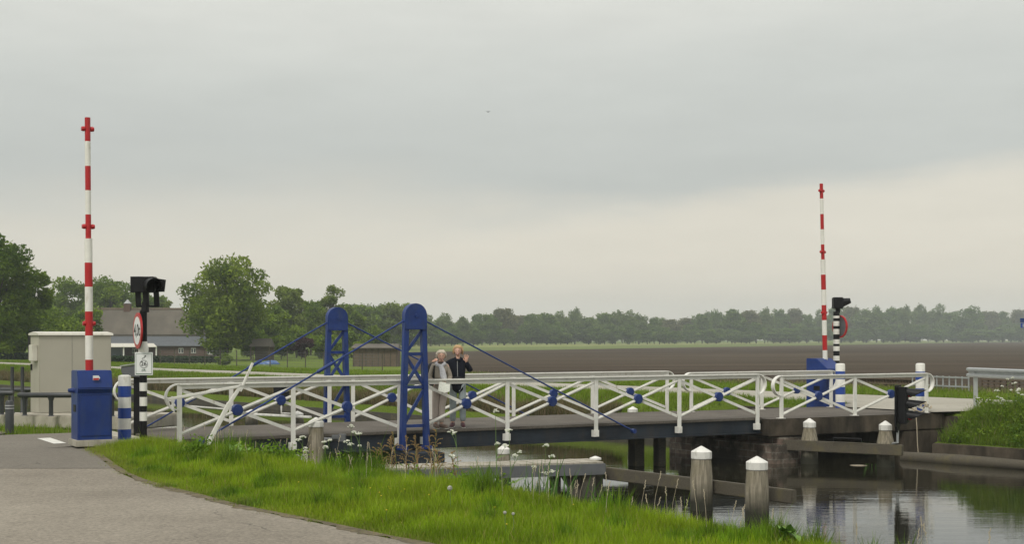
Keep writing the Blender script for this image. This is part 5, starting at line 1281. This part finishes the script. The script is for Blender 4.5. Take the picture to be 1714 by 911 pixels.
def cow_parsley(px, Y, H, seed, label, z=None, scale=1.0):
    P = atY(px, Y); g = gz(P.x, P.y) if z is None else z
    rt = empty('cow_parsley', (P.x, P.y, g), 0, label, 'wildflower', 'cow parsley plants in white flower')
    st, fl, lf = cow_parsley_mesh(seed, H, scale); so_ = st.build('stem', M_stem, rt)
    for f in fl: f.build('flower_head', M_petal, rt)
    lf.build('leaves', M_stem, rt); return rt
for k, (px, Y, py, lab) in enumerate([
    (588, 19.3, 716, 'tallest white cow parsley left of the pylon base'), (604, 19.6, 728, 'white cow parsley leaning right, beside the tallest one'),
    (506, 20.0, 733, 'white cow parsley left of the tall grey pile'), 
    (772, 17.6, 728, 'white cow parsley right of the pivot pier with several heads'),
    (832, 17.2, 690, 'tall white cow parsley before the middle railing post'), (858, 17.3, 722, 'white cow parsley just right of the tallest before the walkway'),
    (905, 16.8, 748, 'small white cow parsley above the walkway edge'), 
    (545, 19.8, 742, 'white cow parsley in front of the tall grey pile')]):
    P = atY(px, Y); cow_parsley(px, Y, max(.25, zy(py, Y) - gz(P.x, P.y)), 40 + k, lab)
for k, (px, Y, py) in enumerate([(1688, 33.2, 636), (1700, 33.0, 642), (1668, 33.3, 655), (1676, 32.8, 668), (1705, 32.5, 652), (1655, 33.6, 672), (1640, 34.2, 668), (1722, 32.5, 640)]):
    P = atY(px, Y); cow_parsley(px, Y, max(.3, zy(py, Y) - gz(P.x, P.y)), 60 + k, 'white cow parsley on the weedy far bank by the guard rail', scale=1.4)
# leafy weeds over the far retaining wall and along the near bank
def weeds(name, n, centres, rad, hgt, leaf, c0, c1, label, seed):
    rg = np.random.default_rng(seed); ci = rg.integers(0, len(centres), n); Cn = np.array(centres)[ci]; u = rg.normal(0, 1, (n, 3)) * .45
    P = Cn + u * np.array([rad, rad, hgt]) + np.array([0, 0, hgt * .5]); g = prof(*pq(P[:, 0], P[:, 1])); P[:, 2] = np.where(g > -1, np.maximum(P[:, 2], g + .01), P[:, 2])
    ton = rg.random(len(centres))[ci][:, None]; C = (np.array(c0) * (1 - ton) + np.array(c1) * ton) * rg.uniform(.7, 1.3, (n, 1)); return tag(leaves(name, P, leaf, C, None, rg), label, 'weeds', kind='stuff')
rg = np.random.default_rng(12); cen = []
for k in range(150):
    p = rg.uniform(5, 18.7); q = 28.1 + 2.6 * rg.random() ** 1.2; x, y = xy(p, q); cen.append((x, y, float(prof(p, max(q, 28.2))) + rg.uniform(0, .15)))
weeds('bank_weeds', 15000, cen, .30, .20, .042, (.07, .14, .010), (.20, .29, .02), 'leafy green weeds tumbling over the far retaining wall', 13)
cen = []
for (px, Y, k) in ((322, 20.8, 2), (335, 20.7, 2), (455, 19.9, 3), (475, 19.8, 3), (495, 19.9, 2), (560, 19.2, 2), (615, 18.8, 2), (690, 18.2, 2), (760, 17.4, 3), (790, 17.2, 3), (830, 16.9, 2), (395, 20.3, 1)):
    for j in range(k): P = atY(px + rg.uniform(-14, 14), Y); cen.append((P.x, P.y, gz(P.x, P.y) + .10))
weeds('verge_weeds', 5200, cen, .20, .20, .030, (.09, .19, .012), (.22, .34, .03), 'small leafy weeds among the long grass of the near bank', 14)
# sorrel with rusty seed heads
def sorrel(px, Y, py, seed, label):
    P = atY(px, Y); g = gz(P.x, P.y); H = max(.25, zy(py, Y) - g); rn = random.Random(seed)
    rt = empty('sorrel', (P.x, P.y, g), 0, label, 'wild plant', 'rusty brown sorrel stalks by the pivot pier'); lx = rn.uniform(-.12, .12)
    st = MB(); st.tube([(0, 0, 0), (lx * .4, 0, H * .5), (lx, 0, H)], [.006, .005, .002], 5); sd = MB(); sd.tube([(lx * .4, 0, H * .42), (lx, 0, H)], .002, 4, False)
    for i in range(12):
        t = .42 + .56 * i / 12; b = V3((lx * t, 0, H * t)); a = rn.uniform(0, 6.28); L = .17 * (1.25 - t) * rn.uniform(.7, 1.2); mid = b + V3((math.cos(a) * L * .45, math.sin(a) * L * .45, L * .75)); e = b + V3((math.cos(a) * L * 1.1, math.sin(a) * L * 1.1, L * .9)); sd.tube([b, mid, e], .0016, 4, False)
        for k in range(16):
            q = k / 15; c = (b.lerp(mid, q * 2) if q < .5 else mid.lerp(e, q * 2 - 1)) + V3((rn.uniform(-.009, .009), rn.uniform(-.009, .009), rn.uniform(-.008, .004)))
            if q > .12: z_ = rn.uniform(.0045, .0085); sd.ell(c, (z_, z_, z_ * .9), 4, 3)
    st.build('stem', M_sorrel if seed % 2 else M_stem, rt); sd.build('seed_head', M_sorrel, rt); return rt
where = ['left of the pivot pier', 'at the left corner of the pivot pier', 'before the pivot pier', 'under the pylon foot', 'at the right of the pylon foot', 'right of the pivot pier']
for k, (px, Y, py) in enumerate([(645, 19.0, 742), (655, 18.7, 733), (668, 18.6, 722), (680, 18.5, 728), (690, 18.4, 745), (704, 18.3, 727), (722, 18.2, 716), (728, 18.2, 728), (735, 17.9, 752), (768, 17.7, 754), (638, 18.9, 750)]):
    sorrel(px, Y, py, 80 + k, 'rusty brown sorrel stalk standing on the bank before the pivot pier')
# dandelion clock and flowers
def clock(px, py, Y, pyb, r, label):
    P = atY(px, Y); g = gz(P.x, P.y); z = zy(py, Y); rt = empty('dandelion', (P.x, P.y, g), 0, label, 'wildflower', 'dandelion clocks in the verge'); MB().tube([(.01, 0, 0), (.0, 0, z - g)], .004, 6).build('stem', M_stem, rt)
    MB().ell((0, 0, z - g), (r * .25, r * .25, r * .25), 8, 6).build('seed_centre', M_sorrel, rt)
    m = MB(); rn = random.Random(px)
    for i in range(220):
        u = V3((rn.gauss(0, 1), rn.gauss(0, 1), rn.gauss(0, 1))).normalized(); c = V3((0, 0, z - g)) + u * r; m.bar(V3((0, 0, z - g)) + u * r * .3, c, .0008, .0008); s = r * .16
        a = u.orthogonal().normalized() * s; b = u.cross(a).normalized() * s; m.add([c - a, c + b, c + a, c - b], [(0, 1, 2, 3)])
    m.build('seed_head', M_fluff, rt)
clock(753, 818, 14.6, 0, .027, 'large white dandelion clock standing in the verge')
clock(845, 859, 13.0, 0, .016, 'small white dandelion clock nearest the camera, left of a pair')
clock(859, 861, 13.0, 0, .015, 'small white dandelion clock nearest the camera, right of a pair')
def yflower(n, seed, pts):
    for i, (px, py) in enumerate(pts):
        P = GP(px, py + 8); rt = empty('buttercup', (P.x, P.y, P.z), 0, 'tiny yellow flower in the green verge beside the road', 'wildflower', 'tiny yellow flowers in the verge')
        MB().tube([(0, 0, 0), (0, 0, .15)], .002, 4).build('stem', M_stem, rt); MB().ell((0, 0, .155), (.010, .010, .005), 8, 4).build('petals', M_yellow, rt)
yflower(1, 1, [(590, 832), (620, 832), (641, 831), (651, 830), (653, 833), (677, 834), (672, 838), (635, 840), (638, 846), (718, 844), (731, 838), (647, 872), (500, 821), (765, 826), (806, 825), (828, 867), (960, 862), (848, 898), (806, 824)])
# iris leaves by the walkway, broad leaves
def swords(px, Y, n, h, seed, label, spread=.35):
    P = atY(px, Y); g = gz(P.x, P.y); rg = np.random.default_rng(seed); Pn = np.stack([rg.normal(0, spread, n), rg.normal(0, .12, n), np.zeros(n)], 1)
    C = np.array([.07, .15, .03])[None] * rg.uniform(.7, 1.5, (n, 1)); o = blades('iris_clump', Pn, h * rg.uniform(.5, 1.1, n), .028, None, C, .45, rg, None, 1.0); o.location = (P.x, P.y, g); tag(o, label, 'plant'); return o
swords(908, 16.4, 75, .80, 5, 'clump of sword shaped iris leaves in front of the walkway')
swords(1000, 16.2, 18, .45, 6, 'sparse iris leaves at the right end of the walkway', .25)
swords(1460, 33.0, 14, .35, 8, 'tuft of green leaves growing on the far guide beam', .1).location.z = -.95
def broad(px, py, Y, n, r, seed, label, zoff=None):
    P = atY(px, Y); g = gz(P.x, P.y); rn = random.Random(seed); rt = empty('broad_leaf_plant', (P.x, P.y, g), 0, label, 'plant'); H = zy(py, Y) - g
    for i in range(n):
        a = rn.uniform(0, 6.28); d = V3((math.cos(a), math.sin(a) * .5, 0)); hgt = H * rn.uniform(.55, 1); c = d * rn.uniform(.3, 1) * r * 1.4 + V3((0, 0, hgt)); m = MB(); m.tube([(0, 0, 0), c * .6 + V3((0, 0, .02)), c], .005, 5)
        vs = [c]; tl_ = rn.uniform(-.6, .5); side = V3((-d.y, d.x, .0)).normalized(); fw = (d + V3((0, 0, tl_))).normalized(); K = 14
        for k in range(K):
            t = 2 * math.pi * k / K; rr_ = r * (1 + .12 * math.sin(5 * t + i)) * (.65 if abs(t - math.pi) < .4 else 1); vs.append(c + fw * rr_ * math.cos(t) * .9 + side * rr_ * math.sin(t) * .75 + V3((0, 0, .02 * math.sin(3 * t))))
        m.add(vs, [(0, k + 1, (k + 1) % K + 1) for k in range(K)]); m.build('leaf', M_broad, rt)
    return rt
M_broad = mat('broad_leaf_green', (.13, .25, .035), .55, .3, 8)
broad(1322, 884, 12.2, 9, .075, 3, 'broad rounded leaves at the waterside, bottom right of the bank')
broad(395, 745, 20.6, 6, .10, 4, 'pale green broad leaves by the foot of the white lever')
broad(470, 756, 20.0, 12, .07, 7, 'low broad leaved weeds in the grass below the left railing')
broad(330, 757, 20.8, 9, .06, 9, 'dark green weeds in the grass before the left railing post')
broad(775, 796, 17.4, 10, .07, 12, 'pale green broad leaves at the front edge of the walkway')
# tall grass stalks with ears
rs_ = np.random.default_rng(31); st = []
for k in range(230):
    pass
n = 200; Yy = rs_.uniform(10.5, 22, n); qv = rs_.uniform(9.6, 11.8, n); pv = (Yy - qv * QC[1]) / PC[1]; Xx, Yy = xy(pv, qv); gg = prof(pv, qv); ok = np.abs(Xx / Yy) < .40
mb = MB(); ears = MB(); rn = random.Random(2)
for X_, Y_, g_ in zip(Xx[ok], Yy[ok], gg[ok]):
    H = rn.uniform(.35, .62); lx, ly = rn.uniform(-.1, .1), rn.uniform(-.06, .06); p = [V3((X_, Y_, g_)), V3((X_ + lx * .4, Y_ + ly * .4, g_ + H * .6)), V3((X_ + lx, Y_ + ly, g_ + H))]; mb.tube(p, [.0025, .002, .001], 3, False)
    d = (p[2] - p[1]).normalized()
    for k in range(8):
        c = p[2] - d * .012 * k + V3((rn.uniform(-.006, .006), rn.uniform(-.006, .006), 0)); ears.ell(c, (.005, .005, .009), 4, 3)
o = mb.build('grass_stalks', M_rope); tag(o, 'thin dry grass stalks along the near waterside', 'grass', kind='stuff')
o = ears.build('grass_ears', M_rope); tag(o, 'pale seed ears on the waterside grass stalks', 'grass', kind='stuff')
# a leaf raft and floating bits, a bird
P = at(1437, 780, WATER); tag(MB().lathe([(.2, .004), (.16, .010)], n=9).build('floating_weed', M_rope, loc=(P.x, P.y, WATER)), 'small floating patch of water weed near the far pile', 'water weed')
b_ = MB(); Yb = 300; P = atY(817, Yb, zy(187, Yb)); b_.ell((0, 0, 0), (.22, .1, .09), 8, 6); b_.add([(0, 0, .03), (-.5, .1, .28), (-.18, 0, .02), (.5, .1, .26), (.18, 0, .02), (0, 0, -.0), (-.5, .12, .25), (.5, .12, .23)], [(0, 1, 2), (0, 4, 3), (2, 6, 5), (5, 7, 4)]); tag(b_.build('bird', M_black, loc=tuple(P)), 'tiny dark bird flying high in the grey sky', 'bird')

# ------------------------------------------------------------------ haze
m = bpy.data.materials.new('haze'); m.use_nodes = True; nt = m.node_tree; nt.nodes.clear()
vo = N(nt, 'ShaderNodeVolumePrincipled'); vo.inputs['Color'].default_value = (.84, .90, .90, 1); vo.inputs['Density'].default_value = .00050; vo.inputs['Anisotropy'].default_value = 0
oo = N(nt, 'ShaderNodeOutputMaterial'); nt.links.new(vo.outputs[0], oo.inputs['Volume'])
tag(MB().box(-2400, 2400, -1500, 2600, -3.1, 62).build('haze', m), kind='stuff', label='thin pale haze over the fields', cat='haze')
